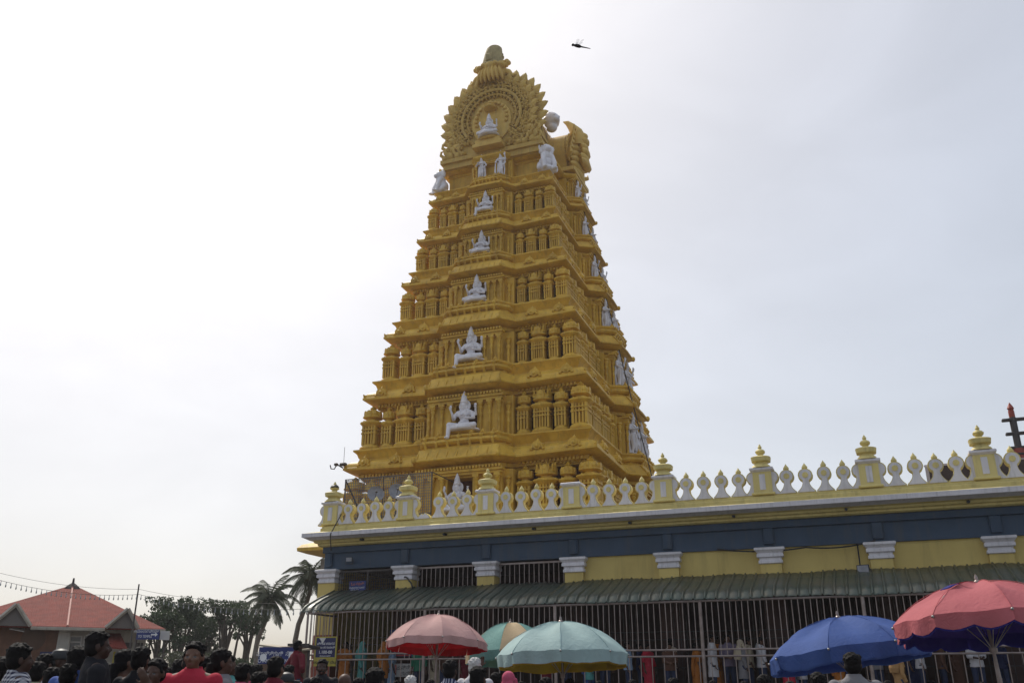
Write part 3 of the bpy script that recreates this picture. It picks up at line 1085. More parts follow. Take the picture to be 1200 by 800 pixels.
def post_mesh(finial):
    mb = MB()
    mb.box(-.36, .36, -.22, .26, 0, .08, 0, bev=.02)
    mb.box(-.29, .29, -.18, .22, .08, .74, 0)
    mb.box(-.09, .09, -.193, -.181, .16, .66, 1)
    mb.rings([[(-r, -.18 + .29 - r, z), (r, -.18 + .29 - r, z), (r, .22 - .29 + r, z), (-r, .22 - .29 + r, z)] for r, z in ((.29, .74), (.37, .80), (.37, .86), (.33, .885))], m=1)
    for sg in (-1, 1):      # half balusters on both flanks
        o = [(sg * (.29 + (abs(x) if x * sg > 0 else 0)), z) for x, z in keyhole() if x * sg >= -.001] + [(sg * .285, 0)]
        mb.prism(o, -.10, .12, 0)
        o2 = [(sg * (.29 + abs(x) * .84), .56 + (z - .56) * .86 if z > .36 else max(z, .012)) for x, z in keyhole() if x * sg >= -.001] + [(sg * .287, .012)]
        mb.prism(o2, -.117, -.102, 1)
    me = mb.mesh('parapet_post', [M['cream'], M['white']])
    finish(me, False)
    return me


POST = post_mesh(True)
FINP = [(.31, .0), (.27, .06), (.20, .13), (.19, .17), (.29, .21), (.30, .28), (.31, .34), (.25, .37), (.15, .40), (.09, .43), (.08, .46), (.14, .50), (.155, .55), (.13, .60), (.06, .64), (.045, .66), (.07, .69), (.05, .73), (.015, .80)]
fm = MB()
fm.lathe(FINP[:13], n=20, sq=.35)
fm.lathe([(r, z) for r, z in FINP[11:]], n=14)
rnd_b = random.Random(4)
FINM = fm.mesh('finial', M['cream'])
finish(FINM, True, 40)
for k, x in enumerate(PX):
    p = link('parapet_post', POST, None, (x, HY, 7.05))
    adopt(p, par_o)
    if k != 3:
        f = link('finial', FINM, None, (0, .02, .885))
        f.parent = p
        if k == 0:
            pot = MB()
            pot.lathe([(.05, .50), (.15, .53), (.17, .59), (.12, .66), (.06, .68)], n=12)
            d = pot.build('blackened_pot', M['black'], p)
            d.location = (0, .02, .885)
    if k < 10:
        for q in range(4):
            xb = x + .75 + .567 * q
            b = link('baluster', stub_me if (k == 1 and q == 0) else BAL, None, (xb, HY, 7.05))
            if k == 1 and q == 0:
                tag(b, 'broken stub of a white keyhole baluster')
            b.rotation_euler = (0, 0, rnd_b.uniform(-.035, .035))
            b.scale = (rnd_b.uniform(.96, 1.03), 1, rnd_b.uniform(.965, 1.025))
            adopt(b, par_o)

# ---- stone platform under the hall and the queue
pf = MB()
pf.box(HX0 - 1.0, HX1, 26.6, 34.3, 0.02, 1.08)
pf.box(HX0 - 1.1, HX1, 26.2, 26.597, 0.02, .72)
pf.box(HX0 - 1.2, HX1, 25.8, 26.197, 0.02, .36)
tag(pf.build('platform', M['floor'], smooth=False), kind='structure')

# ================================================================== QUEUE BARRIER (pipe fence)
FY = 27.5
FX = [-18.27 + 4.49 * k for k in range(8)]
bar = empty('queue_barrier', (-2, FY, 1.08))
tag(bar, 'long steel pipe barrier with close upright bars under the green canopy edge', 'barrier')
for k, x in enumerate(FX):
    pm = MB()
    pm.tube([(x, FY, 1.08), (x, FY, 3.70)], .055 if k else .04, 10)
    pm.lathe([(.10, 1.09), (.10, 1.11), (.06, 1.13)], c=(x, FY, 0), n=10)
    gbuild(pm, 'post', M['steel'], bar)
tr = MB()
tr.tube([(FX[0], 29.3, 3.72), (FX[0], FY, 3.72), (FX[-1], FY, 3.72)], .035, 8)
gbuild(tr, 'top_rail', M['steel'], bar)
for z in (2.37, 2.19):
    mr = MB()
    mr.tube([(FX[0], 29.3, z), (FX[0], FY + .001, z), (FX[-1], FY + .001, z)], .028, 8)
    gbuild(mr, 'middle_rail', M['steel'], bar)
rnd = random.Random(3)
for k in range(7):
    bm_ = MB()
    n = 26
    for i in range(1, n):
        x = FX[k] + (FX[k + 1] - FX[k]) * i / n
        j = rnd.uniform(-.012, .012)
        bm_.tube([(x, FY, 2.37), (x + j, FY + rnd.uniform(-.008, .008), 3.0), (x + j * .3, FY, 3.70)], .0135, 6)
        if i % 2:
            bm_.tube([(x + .05, FY, 1.10), (x + .05 + j, FY, 2.19)], .0135, 6)
        if rnd.random() < .25:
            bm_.tube([(x, FY, 2.19), (x, FY, 2.37)], .0135, 6)
    gbuild(bm_, 'bar_panel', M['steel'], bar)
sd = MB()
for i in range(1, 9):
    y = FY + 1.8 * i / 9
    sd.tube([(FX[0], y, 1.1), (FX[0], y, 3.70)], .0135, 6)
gbuild(sd, 'bar_panel', M['steel'], bar)

# inner railing between the queue lanes
inn = empty('inner_railing', (-2, 28.9, 1.08))
tag(inn, 'inner steel queue railing with a grid of thin bars, standing behind the front barrier', 'railing')
im = MB()
for z in (2.95, 2.72, 1.9):
    im.tube([(-17.4, 28.95, z), (13, 28.95, z)], .016, 6)
gbuild(im, 'rail', M['iron'], inn)
im = MB()
for i in range(150):
    x = -17.3 + i * .2
    top = 4.1 if i % 4 else 2.95
    im.tube([(x, 28.95, 1.1), (x, 28.95, top)], .011, 5)
gbuild(im, 'bar_panel', M['iron'], inn)

# ================================================================== GREEN CANOPY
cn = MB()
P = [(29.42, 4.62), (28.9, 4.42), (28.4, 4.24), (28.12, 4.14), (27.92, 4.07), (27.74, 3.99), (27.60, 3.90), (27.50, 3.79), (27.45, 3.74)]
rows = []
px_ = .33
nrib = int(31.5 / px_)
xs = []
for i in range(nrib):
    x = -18.55 + i * px_
    xs += [(x, 0.0), (x + .03, .05), (x + .06, .05), (x + .09, .0), (x + .15, .018), (x + .21, .024), (x + .27, .018)]
rnd = random.Random(5)
for y, z in P:
    fct = min(1, max(0, (28.3 - y) / .5))
    ring = []
    for x, d in xs:
        dd = d * (1 + .5 * fct)
        wob = .016 * math.sin(x * 1.7 + y * 2) + .010 * math.sin(x * 4.1) + .022 * noise.noise(Vector((x * .8, y * 1.5, 1)))
        ring.append((x, y - dd * .45 * fct, z + dd * (1 - .35 * fct) + wob))
    rows.append(ring)
cn.rings(rows, False, False, False)
can = cn.build('canopy_roof', M['green'], angle=28)
sl = can.modifiers.new('thickness', 'SOLIDIFY')
sl.thickness = .012
tag(can, 'dark green ribbed sheet metal canopy curving down over the queue barrier', 'canopy')
cs = MB()
for x in FX:
    cs.tube([(x, FY + .02, 3.72), (x, 29.4, 4.52)], .025, 6)
cs.tube([(-18.4, 28.2, 4.10), (13, 28.2, 4.10)], .02, 6)
gbuild(cs, 'rafter', M['iron'], can)
# ================================================================== WHITE STATUES
def crown(mb, c, s):
    mb.lathe([(.085 * s, 0), (.105 * s, .03 * s), (.10 * s, .06 * s), (.085 * s, .07 * s), (.095 * s, .10 * s), (.075 * s, .14 * s), (.08 * s, .17 * s), (.055 * s, .21 * s), (.058 * s, .235 * s), (.03 * s, .27 * s), (.03 * s, .29 * s), (.008 * s, .33 * s)], c=c, n=14)


def statue_head(mb, c, s):
    x, y, z = c
    mb.ell(c, (.078 * s, .088 * s, .10 * s))
    mb.ell((x, y - .03 * s, z - .06 * s), (.05 * s, .06 * s, .05 * s))
    mb.ell((x, y - .09 * s, z - .005 * s), (.016 * s, .025 * s, .03 * s), n=8, k=6)
    mb.ell((x, y - .078 * s, z - .055 * s), (.025 * s, .015 * s, .01 * s), n=8, k=6)
    for q in (-1, 1):
        mb.ell((x + q * .03 * s, y - .078 * s, z + .015 * s), (.02 * s, .012 * s, .012 * s), n=8, k=6)
        mb.ell((x + q * .085 * s, y, z - .04 * s), (.025 * s, .03 * s, .06 * s), n=8, k=6)
        mb.ell((x + q * .10 * s, y + .01 * s, z - .11 * s), (.035 * s, .03 * s, .035 * s), n=8, k=6)
    crown(mb, (x, y + .01 * s, z + .075 * s), s)


def arm(mb, a, b, c, r=.05, hand=True):
    mb.cap(a, b, r, r * .82)
    mb.cap(b, c, r * .80, r * .6)
    v = (Vector(c) - Vector(b)).normalized()
    p = Vector(c) + v * .03
    mb.ell(p, (.034, .03, .042), n=8, k=6)
    for q in range(4):
        o = Vector(((q - 1.5) * .016, 0, 0))
        mb.cap(p + o, p + o + v * .05 + Vector((0, -.012, 0)), .010, .008, 6)
    mb.cap(p, p + v * .015 + Vector((.045 if c[0] < 0 else -.045, -.01, 0)), .011, .009, 6)
    for t in (.30, .85):
        q = Vector(a).lerp(Vector(b), t)
        mb.ell(q, r * 1.22 if t < .5 else r * 1.05, n=10, k=6)


def seated(variant):
    mb = MB()
    mb.lathe([(.40, -.02), (.46, .01), (.44, .05), (.36, .07)], n=24, sy=.75)
    mb.ell((0, .02, .13), (.20, .16, .12))
    mb.ell((0, .02, .28), (.125, .10, .12))
    mb.ell((0, .0, .42), (.165, .115, .12))
    mb.ell((-.08, -.085, .42), (.07, .06, .06))
    mb.ell((.08, -.085, .42), (.07, .06, .06))
    mb.tube([(-.20, .01, .49), (0, .02, .52), (.20, .01, .49)], [.065, .075, .065], 10)
    mb.cap((0, .01, .50), (0, 0, .60), .052, .05)
    mb.tube([(-.1, -.05, .54), (-.06, -.13, .46), (0, -.15, .40), (.06, -.13, .46), (.1, -.05, .54)], .022, 8)
    mb.tube([(-.14, 0, .24), (0, -.10, .22), (.14, 0, .24)], .035, 8)
    statue_head(mb, (0, -.015, .665), 1.0)
    # legs
    mb.cap((.11, 0, .12), (.38, -.20, .10), .10, .075)
    mb.cap((.38, -.20, .10), (.02, -.33, .09), .07, .05)
    mb.ell((-.05, -.34, .085), (.09, .045, .035))
    if variant == 0:
        mb.cap((-.11, 0, .12), (-.29, -.28, .12), .10, .078)
        mb.cap((-.29, -.28, .12), (-.30, -.34, -.20), .07, .05)
        mb.ell((-.30, -.40, -.23), (.05, .10, .035))
    else:
        mb.cap((-.11, 0, .12), (-.38, -.20, .12), .10, .075)
        mb.cap((-.38, -.20, .12), (-.04, -.31, .14), .07, .05)
        mb.ell((.06, -.34, .15), (.09, .045, .035))
    mb.tube([(-.30, -.24, .06), (0, -.36, .03), (.30, -.24, .06)], [.05, .06, .05], 8)
    # arms
    arm(mb, (-.20, 0, .49), (-.29, -.04, .33), (-.22, -.24, .36))
    arm(mb, (.20, 0, .49), (.30, -.04, .33), (.20, -.25, .28))
    arm(mb, (-.19, .03, .50), (-.33, .02, .43), (-.36, -.06, .57), .045)
    arm(mb, (.19, .03, .50), (.33, .02, .43), (.36, -.06, .57), .045)
    if variant == 0:
        mb.ell((-.36, -.07, .66), (.035, .03, .05))
        mb.ell((.36, -.07, .66), (.04, .04, .04))
    else:
        mb.lathe([(.02, .62), (.04, .65), (.035, .69), (.01, .73)], c=(-.36, -.07, 0), n=8)
        mb.lathe([(.04, .0), (.04, .02)], c=(.36, -.07, .66), n=12)
    # halo plate joined behind the crown
    mb.lathe([(.17, 0), (.17, .03)], n=20, T=Matrix.Translation((0, .06, .68)) @ Matrix.Rotation(PI / 2, 4, 'X'))
    return sculpt(mb, 'seated_statue', M['statue'], .011, 1)


def standing(variant):
    mb = MB()
    mb.lathe([(.17, 0), (.20, .015), (.17, .04)], n=18, sy=.8)
    for q in (-1, 1):
        kn = (q * .075 + .01, -.03 if q < 0 else -.07, .27)
        an = (q * .075, 0, .075)
        mb.cap((q * .06, 0, .48), kn, .068, .048)
        mb.cap(kn, an, .046, .032)
        mb.ell((q * .08, -.05, .055), (.03, .07, .022))
        mb.ell((an[0], an[1], .09), (.045, .045, .02))
    mb.tube([(0, -.05, .50), (0, -.075, .40), (0, -.06, .25), (.0, -.05, .12)], [.05, .045, .04, .025], 8)
    mb.ell((0, .0, .50), (.115, .085, .07))
    mb.ell((.01, 0, .585), (.08, .062, .07))
    mb.ell((0, 0, .67), (.105, .075, .075))
    mb.tube([(-.125, 0, .715), (0, .01, .735), (.125, 0, .715)], [.042, .05, .042], 8)
    mb.tube([(-.10, 0, .52), (0, -.09, .50), (.10, 0, .52)], .025, 8)
    mb.tube([(-.07, -.03, .74), (-.03, -.09, .66), (.03, -.09, .64), (.07, -.03, .74)], .014, 6)
    mb.cap((0, 0, .73), (0, 0, .78), .036, .034)
    statue_head(mb, (0, -.01, .815), .60)
    s = .62
    if variant == 0:        # club held at the side, other arm raised
        arm(mb, (-.13, 0, .715), (-.19, -.03, .60), (-.15, -.12, .53), .034)
        mb.tube([(-.15, -.13, .55), (-.17, -.11, .30), (-.18, -.08, .06)], [.018, .026, .05], 8)
        arm(mb, (.13, 0, .715), (.22, -.02, .65), (.21, -.07, .78), .034)
        arm(mb, (.12, .02, .71), (.20, .02, .58), (.19, -.06, .47), .03)
        mb.ell((.21, -.08, .86), (.03, .02, .045))
    else:
        arm(mb, (-.13, 0, .715), (-.21, -.03, .61), (-.10, -.14, .62), .034)
        arm(mb, (.13, 0, .715), (.21, 0, .60), (.16, -.06, .50), .034)
        mb.ell((-.04, -.15, .64), (.035, .03, .035))
        mb.tube([(.16, -.07, .50), (.19, -.05, .30), (.19, -.03, .05)], [.02, .035, .05], 8)
    mb.tube([(-.12, .04, .62), (-.14, .05, .35), (-.12, .04, .08)], [.03, .03, .03], 8)
    mb.tube([(.12, .04, .62), (.15, .05, .35), (.13, .04, .08)], [.03, .03, .03], 8)
    return sculpt(mb, 'standing_statue', M['statue'], .0075, 1)


SEAT = [seated(0), seated(1)]
STAND = [standing(0), standing(1)]


def put_statue(me, p, rz, h, label, cat='statue', group=None, name=None):
    o = link(name or me.name.split('.')[0], me)
    o.location = p
    o.rotation_euler = (0, 0, rz)
    o.scale = (h * (.86 if me.name.startswith('standing') else .95), h, h)
    tag(o, label, cat, group)
    return o


tn = ['lowest', 'second', 'third', 'fourth', 'fifth', 'sixth', 'seventh']
SH = [1.85, 2.05, 2.0, 1.7, 1.5, 1.45]
for s, side, T, nw, wf_, z0, h, hf in STAT:
    if side == 0 and s < 6:
        hh = SH[s]
        pl = MB(T)
        wv = VV[s]
        pl.rings([[(x * k, -wf_ + .5 * (1 - k) - (y * .7 * k), z) for x, y in ((-.62 * hh / 2, 0), (.62 * hh / 2, 0), (.62 * hh / 2, 1.0), (-.62 * hh / 2, 1.0))] for k, z in ((.6, z0 - .02), (.7, z0 + .05), (1.0, z0 + .26 * wv), (1.0, z0 + .34 * wv))])
        gbuild(pl, 'statue_ledge', M['gold'], gop, smooth=False)
        put_statue(SEAT[0 if s in (1, 2, 5) else 1], T @ Vector((0, -wf_ - .30, z0 + (.36 if s else .12) * wv)), 0, hh * .98,
                   {0: 'white seated crowned statue half hidden behind the parapet balusters at the tower foot',
                    1: 'largest white seated four-armed statue, in the front niche of the lowest full tier',
                    2: 'white seated four-armed statue in the front niche of the second full tier from the bottom',
                    3: 'white seated statue in the front niche of the third full tier from the bottom',
                    4: 'white seated statue in the front niche of the fourth full tier from the bottom',
                    5: 'white seated statue in the front niche of the fifth full tier, below two standing ones'}[s], group='white seated statues in the front niches')
    elif side == 0:
        for sg, lb in ((-1, 'left'), (1, 'right')):
            put_statue(STAND[0 if sg > 0 else 1], T @ Vector((sg * .62 + .12, -wf_ - .22, z0 + .02)), 0, 1.78, 'white standing statue, the %s one of the pair under the arched crown' % lb, group='white statues under the crown')
    elif s > 0:
        hh = [0, 2.4, 2.2, 1.9, 1.6, 1.5, 1.35][s]
        for sg in (-1, 1):
            wh = {1: 'lowest full tier', 2: 'second full tier', 3: 'third full tier', 4: 'fourth full tier', 5: 'fifth full tier', 6: 'topmost tier'}[s]
            put_statue(STAND[s % 2], T @ Vector((sg * (nw + .30 * hf), -wf_ - .34, z0 + .04)), PI / 2 - .3, hh,
                       'white guardian statue on the tower\'s right side, %s, %s' % (wh, 'nearer of its pair' if sg < 0 else 'farther of its pair'), group='white guardians on the right side of the tower')
# seated deity in the arch and the two lion-headed figures at the corners
put_statue(SEAT[1], (XC, YF - .50, ZT + .98), 0, 1.6, 'white seated statue enthroned in the middle of the carved arch')


def corner_fig():
    mb = MB()
    mb.ell((0, 0, .12), (.30, .30, .14))
    mb.ell((0, .05, .38), (.26, .25, .26))
    mb.ell((0, -.02, .62), (.20, .20, .2))
    for q in (-1, 1):
        mb.cap((q * .16, -.1, .60), (q * .20, -.22, .30), .085, .075)
        mb.cap((q * .20, -.22, .30), (q * .18, -.26, .06), .075, .06)
        mb.ell((q * .18, -.33, .045), (.08, .11, .05))
        mb.cap((q * .2, .05, .3), (q * .28, -.08, .14), .12, .10)
        mb.tube([(q * .12, .02, .96), (q * .25, .02, 1.0), (q * .27, -.02, .9)], [.06, .05, .03], 8)
    mb.ell((0, -.06, .84), (.19, .18, .18))
    mb.ell((0, -.20, .79), (.12, .12, .10))
    for k in range(9):
        a = -.4 + (PI + .8) * k / 8
        mb.ell((.20 * math.cos(a), .02, .85 + .18 * math.sin(a)), (.075, .08, .075))
    mb.ell((-.08, -.2, .88), (.04, .04, .04))
    mb.ell((.08, -.2, .88), (.04, .04, .04))
    return sculpt(mb, 'lion_statue', M['statue'], .012, 1)


LION = corner_fig()
zc6 = ZC[5] + 1.02 * VV[5]
put_statue(LION, (XC + AA[6] - .15, YCT - BB[6] + .15, zc6 + .0), R(40), 1.85, 'white sitting lion statue on the right corner under the crown')
put_statue(LION, (XC - AA[6] + .12, YCT - BB[6] + .15, zc6 + .0), R(-40), 1.6, 'white sitting lion statue on the left corner under the crown')
# white round lion head peeping out between the arch and the side gable
hd = MB()
hd.ell((0, 0, 0), (.52, .52, .50))
for k in range(14):
    a = 2 * PI * k / 14
    hd.ell((.42 * math.cos(a), .05, .42 * math.sin(a)), (.15, .3, .15), n=8, k=6)
hd.ell((0, -.35, -.12), (.26, .28, .2))
for q in (-1, 1):
    hd.ell((q * .2, -.42, .12), (.1, .1, .08), n=8, k=6)
hd.ell((0, 0, -.5), (.35, .35, .3))
put_statue(sculpt(hd, 'lion_ornament', M['statue'], .04, 2), (XC + 2.95, YCT - 1.9, ZT + 3.55), R(60), 1.05, 'round white lion head on the vault between the arch and the hooked side gable', 'ornament')
# ================================================================== PEOPLE
SKIN = [mat('skin_%s' % n, c, tuple(x * .85 for x in c), rough=0.55, scale=6, bump=0.1, spec=0.35) for n, c in (('deep', (0.055, 0.027, 0.018)), ('brown', (0.09, 0.044, 0.028)), ('tan', (0.14, 0.070, 0.043)))]
HAIRB = mat('black_hair', (0.006, 0.005, 0.005), (0.010, 0.008, 0.008), rough=0.7, scale=30, bump=0.4, bscale=70, spec=0.12)
HAIRW = mat('white_hair', (0.52, 0.50, 0.48), (0.42, 0.40, 0.38), rough=0.6, scale=30, bump=0.6, bscale=60)
EYEM = mat('eye', (0.14, 0.125, 0.12), rough=0.2, bump=0)
IRIS = mat('iris', (0.012, 0.008, 0.006), rough=0.15, bump=0)
LIP = mat('lip', (0.16, 0.055, 0.045), rough=0.5, bump=0)
SHOE = mat('sandal', (0.03, 0.02, 0.018), rough=0.6)
C = {}
for n, a in dict(black=((0.016, 0.016, 0.02),), navy=((0.02, 0.025, 0.07),), maroon=((0.14, 0.015, 0.025),), red=((0.46, 0.03, 0.055),), white=((0.60, 0.58, 0.60),), grey=((0.22, 0.21, 0.22),), teal=((0.11, 0.34, 0.32),),
                 blue=((0.07, 0.12, 0.36),), orange=((0.42, 0.15, 0.03),), tan=((0.36, 0.21, 0.09),), pink=((0.55, 0.10, 0.17),), green=((0.03, 0.17, 0.10),), purple=((0.20, 0.16, 0.22),), lblue=((0.30, 0.42, 0.58),), cream=((0.50, 0.42, 0.30),), brown=((0.12, 0.06, 0.04),)).items():
    C[n] = cloth('cotton_' + n, a[0])
C['plaid'] = cloth('cotton_plaid', (0.03, 0.03, 0.06), (0.5, 0.5, 0.52), kind='check', scale=9)
C['stripe'] = cloth('cotton_striped', (0.02, 0.025, 0.08), (0.35, 0.36, 0.42), kind='stripe', scale=9)
C['dots'] = cloth('cotton_printed', (0.55, 0.52, 0.54), (0.12, 0.03, 0.05), kind='dots', scale=16)
C['denim'] = cloth('denim', (0.035, 0.045, 0.09))
C['khaki'] = cloth('khaki', (0.16, 0.13, 0.09))


def pose_joints(pose, fem):
    sw = .175 if fem else .195
    J = dict(hipL=(-.09, 0, .93), hipR=(.09, 0, .93), kneeL=(-.10, -.02, .50), kneeR=(.10, -.02, .50), ankL=(-.11, .03, .09), ankR=(.11, .03, .09),
             shL=(-sw, 0, 1.40), shR=(sw, 0, 1.40), elL=(-sw - .05, .03, 1.12), elR=(sw + .05, .03, 1.12), wrL=(-sw - .06, -.05, .88), wrR=(sw + .06, -.05, .88))
    if pose == 'phone':
        J.update(elR=(sw + .10, -.20, 1.30), wrR=(sw - .06, -.32, 1.52), elL=(-sw - .05, -.12, 1.16), wrL=(-.10, -.33, 1.36))
    if pose == 'raise':
        J.update(elR=(sw + .10, -.10, 1.60), wrR=(sw + .06, -.16, 1.84))
    if pose == 'akimbo':
        J.update(elR=(sw + .19, .06, 1.17), wrR=(sw - .01, -.05, 1.02), elL=(-sw - .19, .06, 1.17), wrL=(-sw + .01, -.05, 1.02))
    if pose == 'front':
        J.update(elR=(sw + .03, -.05, 1.13), wrR=(.08, -.26, 1.10), elL=(-sw - .03, -.05, 1.13), wrL=(-.06, -.27, 1.08))
    if pose == 'walk':
        J.update(kneeL=(-.10, -.16, .52), ankL=(-.10, -.14, .10), kneeR=(.10, .06, .50), ankR=(.10, .28, .14), elL=(-sw - .05, .10, 1.13), wrL=(-sw - .05, .10, .88), elR=(sw + .05, -.06, 1.13), wrR=(sw + .05, -.2, .93))
    return J


def hand(mb, el, wr, side):
    el, wr = Vector(el), Vector(wr)
    d = (wr - el).normalized()
    a = Vector((0, -1, 0)) if abs(d.y) < .8 else Vector((0, 0, 1))
    s = d.cross(a).normalized()        # across the palm
    nrm = s.cross(d)
    p = wr + d * .055
    rot = Matrix((s, nrm, d)).transposed()
    mb.ell(p, (.042, .017, .052), n=12, k=8, rot=rot)
    for i, L in enumerate((.068, .078, .072, .056)):
        b = wr + d * .092 + s * (-.031 + .0205 * i)
        m = b + d * L * .55 - nrm * .012 * side
        mb.cap(b - d * .02, m, .0092, .0085, 8)
        mb.cap(m, m + d * L * .38 - nrm * .028 * side, .0085, .0072, 8)
    th = wr + d * .035 - s * .034
    t2 = th + d * .035 - s * .030
    mb.cap(wr + d * .02, th, .013, .012, 8)
    mb.cap(th, t2, .0115, .010, 8)
    mb.cap(t2, t2 + d * .028 - s * .004, .010, .008, 8)


def body_mesh(pose, fem):
    J = pose_joints(pose, fem)
    mb = MB()
    k = .93 if fem else 1.0
    mb.ell((0, .0, .96), (.165, .12, .12))
    mb.ell((0, 0, 1.10), (.135 * k, .10, .13))
    mb.ell((0, 0, 1.25), (.160 * k, .11, .15))
    mb.ell((0, -.01, 1.33), (.150 * k, .10, .10))
    mb.tube([J['shL'], (0, .01, 1.435), J['shR']], [.055, .075, .055], 12)
    mb.cap((0, .015, 1.42), (0, .0, 1.53), .058, .052)
    # head
    mb.ell((0, .012, 1.63), (.076, .095, .092), n=20, k=14)
    mb.ell((0, -.022, 1.575), (.060, .072, .066), n=18, k=12)
    mb.ell((0, -.055, 1.535), (.034, .036, .028))
    mb.tube([(0, -.088, 1.618), (0, -.104, 1.592), (0, -.108, 1.578)], [.010, .013, .015], 10)
    for q in (-1, 1):
        mb.ell((q * .012, -.098, 1.575), (.010, .011, .008), n=10, k=7)
        mb.ell((q * .078, .012, 1.600), (.012, .022, .034), n=10, k=8)
        mb.ell((q * .033, -.074, 1.628), (.024, .014, .008), n=10, k=7)
        mb.ell((q * .042, -.058, 1.585), (.022, .024, .022), n=10, k=7)
    mb.ell((0, -.088, 1.552), (.024, .010, .006), n=10, k=6)
    mb.ell((0, -.085, 1.541), (.020, .010, .006), n=10, k=6)
    for q, S in ((-1, 'L'), (1, 'R')):
        mb.cap(J['sh' + S], J['el' + S], .052 * k, .040 * k)
        mb.cap(J['el' + S], J['wr' + S], .040 * k, .026 * k)
        hand(mb, J['el' + S], J['wr' + S], q)
        mb.cap(J['hip' + S], J['knee' + S], .086, .055)
        mb.cap(J['knee' + S], J['ank' + S], .054, .036)
        an = Vector(J['ank' + S])
        mb.cap(an + Vector((0, .02, -.045)), an + Vector((q * .015, -.15, -.062)), .034, .026)
    me = sculpt(mb, 'body', [SKIN[0], EYEM, IRIS, LIP], .0095, 2)
    mi = []
    for p in me.polygons:
        c = p.center
        m = 0
        if c.y < -.05 and 1.50 < c.z < 1.66:
            for q in (-1, 1):
                d = math.hypot(c.x - q * .032, (c.z - 1.607) * 1.7)
                if d < .0075:
                    m = 2
                elif d < .013:
                    m = 1
            if abs(c.x) < .022 and abs(c.z - 1.547) < .009 and c.y < -.08:
                m = 3
        mi.append(m)
    me.polygons.foreach_set('material_index', mi)
    return me, J


def hair_mesh(kind):
    mb = MB()
    rnd = random.Random(hash(kind) % 97)
    rnd = random.Random({'short': 1, 'crop': 2, 'long': 3, 'bun': 4, 'thick': 5, 'scarf': 6, 'cap': 7}[kind])
    if kind in ('short', 'thick', 'long', 'bun', 'crop'):
        g = {'short': 1.0, 'thick': 1.05, 'long': 1.02, 'bun': 1.0, 'crop': .97}[kind]
        mb.ell((0, .025, 1.655), (.083 * g, .096 * g, .086 * g), n=18, k=12)
        mb.ell((0, .045, 1.60), (.081 * g, .072 * g, .075 * g), n=16, k=10)
        for i in range(70 if kind != 'crop' else 30):
            a, b = rnd.uniform(0, 2 * PI), rnd.uniform(.15, 1.35)
            x, y, z = math.cos(a) * math.cos(b), math.sin(a) * math.cos(b), math.sin(b)
            if y < -.75 and z < .5:
                continue
            p = Vector((x * .082 * g, .025 + y * .096 * g, 1.655 + z * .086 * g))
            mb.cap(p, p + Vector((x * .005 + rnd.uniform(-.012, .012), y * .005 + rnd.uniform(-.02, .006), z * .006)), .012, .008, 6)
        # fringe and brows
        mb.tube([(-.06, -.046, 1.688), (-.01, -.068, 1.704), (.055, -.050, 1.690)], [.014, .016, .014], 8)
        for q in (-1, 1):
            mb.tube([(q * .072, -.03, 1.64), (q * .078, -.006, 1.61)], [.014, .011], 6)
            mb.tube([(q * .016, -.093, 1.6345), (q * .034, -.090, 1.640), (q * .050, -.078, 1.634)], [.0045, .0058, .004], 6)
        if kind == 'long':
            mb.tube([(0, .09, 1.60), (0, .115, 1.50), (0, .125, 1.36), (0, .13, 1.20), (0, .13, 1.06)], [.06, .045, .036, .03, .014], 10)
        if kind == 'bun':
            mb.ell((0, .125, 1.60), (.05, .045, .05))
        if kind == 'crop':
            mb.ell((0, -.07, 1.555), (.045, .03, .02))
        return sculpt(mb, 'hair', HAIRB, .0085, 1)
    if kind == 'cap':
        mb.lathe([(.092, 0), (.096, .02), (.094, .06), (.075, .10), (.03, .122), (.004, .125)], c=(0, .012, 1.63), n=22, sy=1.12)
        mb.tube([(-.06, -.09, 1.637), (0, -.16, 1.632), (.06, -.09, 1.637)], [.02, .022, .02], 8)
        mb.ell((0, -.105, 1.637), (.07, .065, .012))
        mb.ell((0, .05, 1.60), (.079, .07, .05))
        return sculpt(mb, 'cap', M['black'], .009, 1)
    # scarf drawn over the head and round the shoulders
    mb.ell((0, .03, 1.645), (.098, .112, .108), n=18, k=12)
    mb.ell((0, .06, 1.55), (.105, .085, .10))
    mb.tube([(0, .05, 1.50), (0, .08, 1.40), (0, .10, 1.25), (0, .11, 1.12)], [.11, .17, .18, .15], 16)
    for q in (-1, 1):
        mb.tube([(q * .085, -.03, 1.64), (q * .09, -.05, 1.54), (q * .10, -.07, 1.42), (q * .12, -.11, 1.28)], [.03, .035, .05, .04], 8)
    return sculpt(mb, 'head_scarf', M['black'], .013, 2)


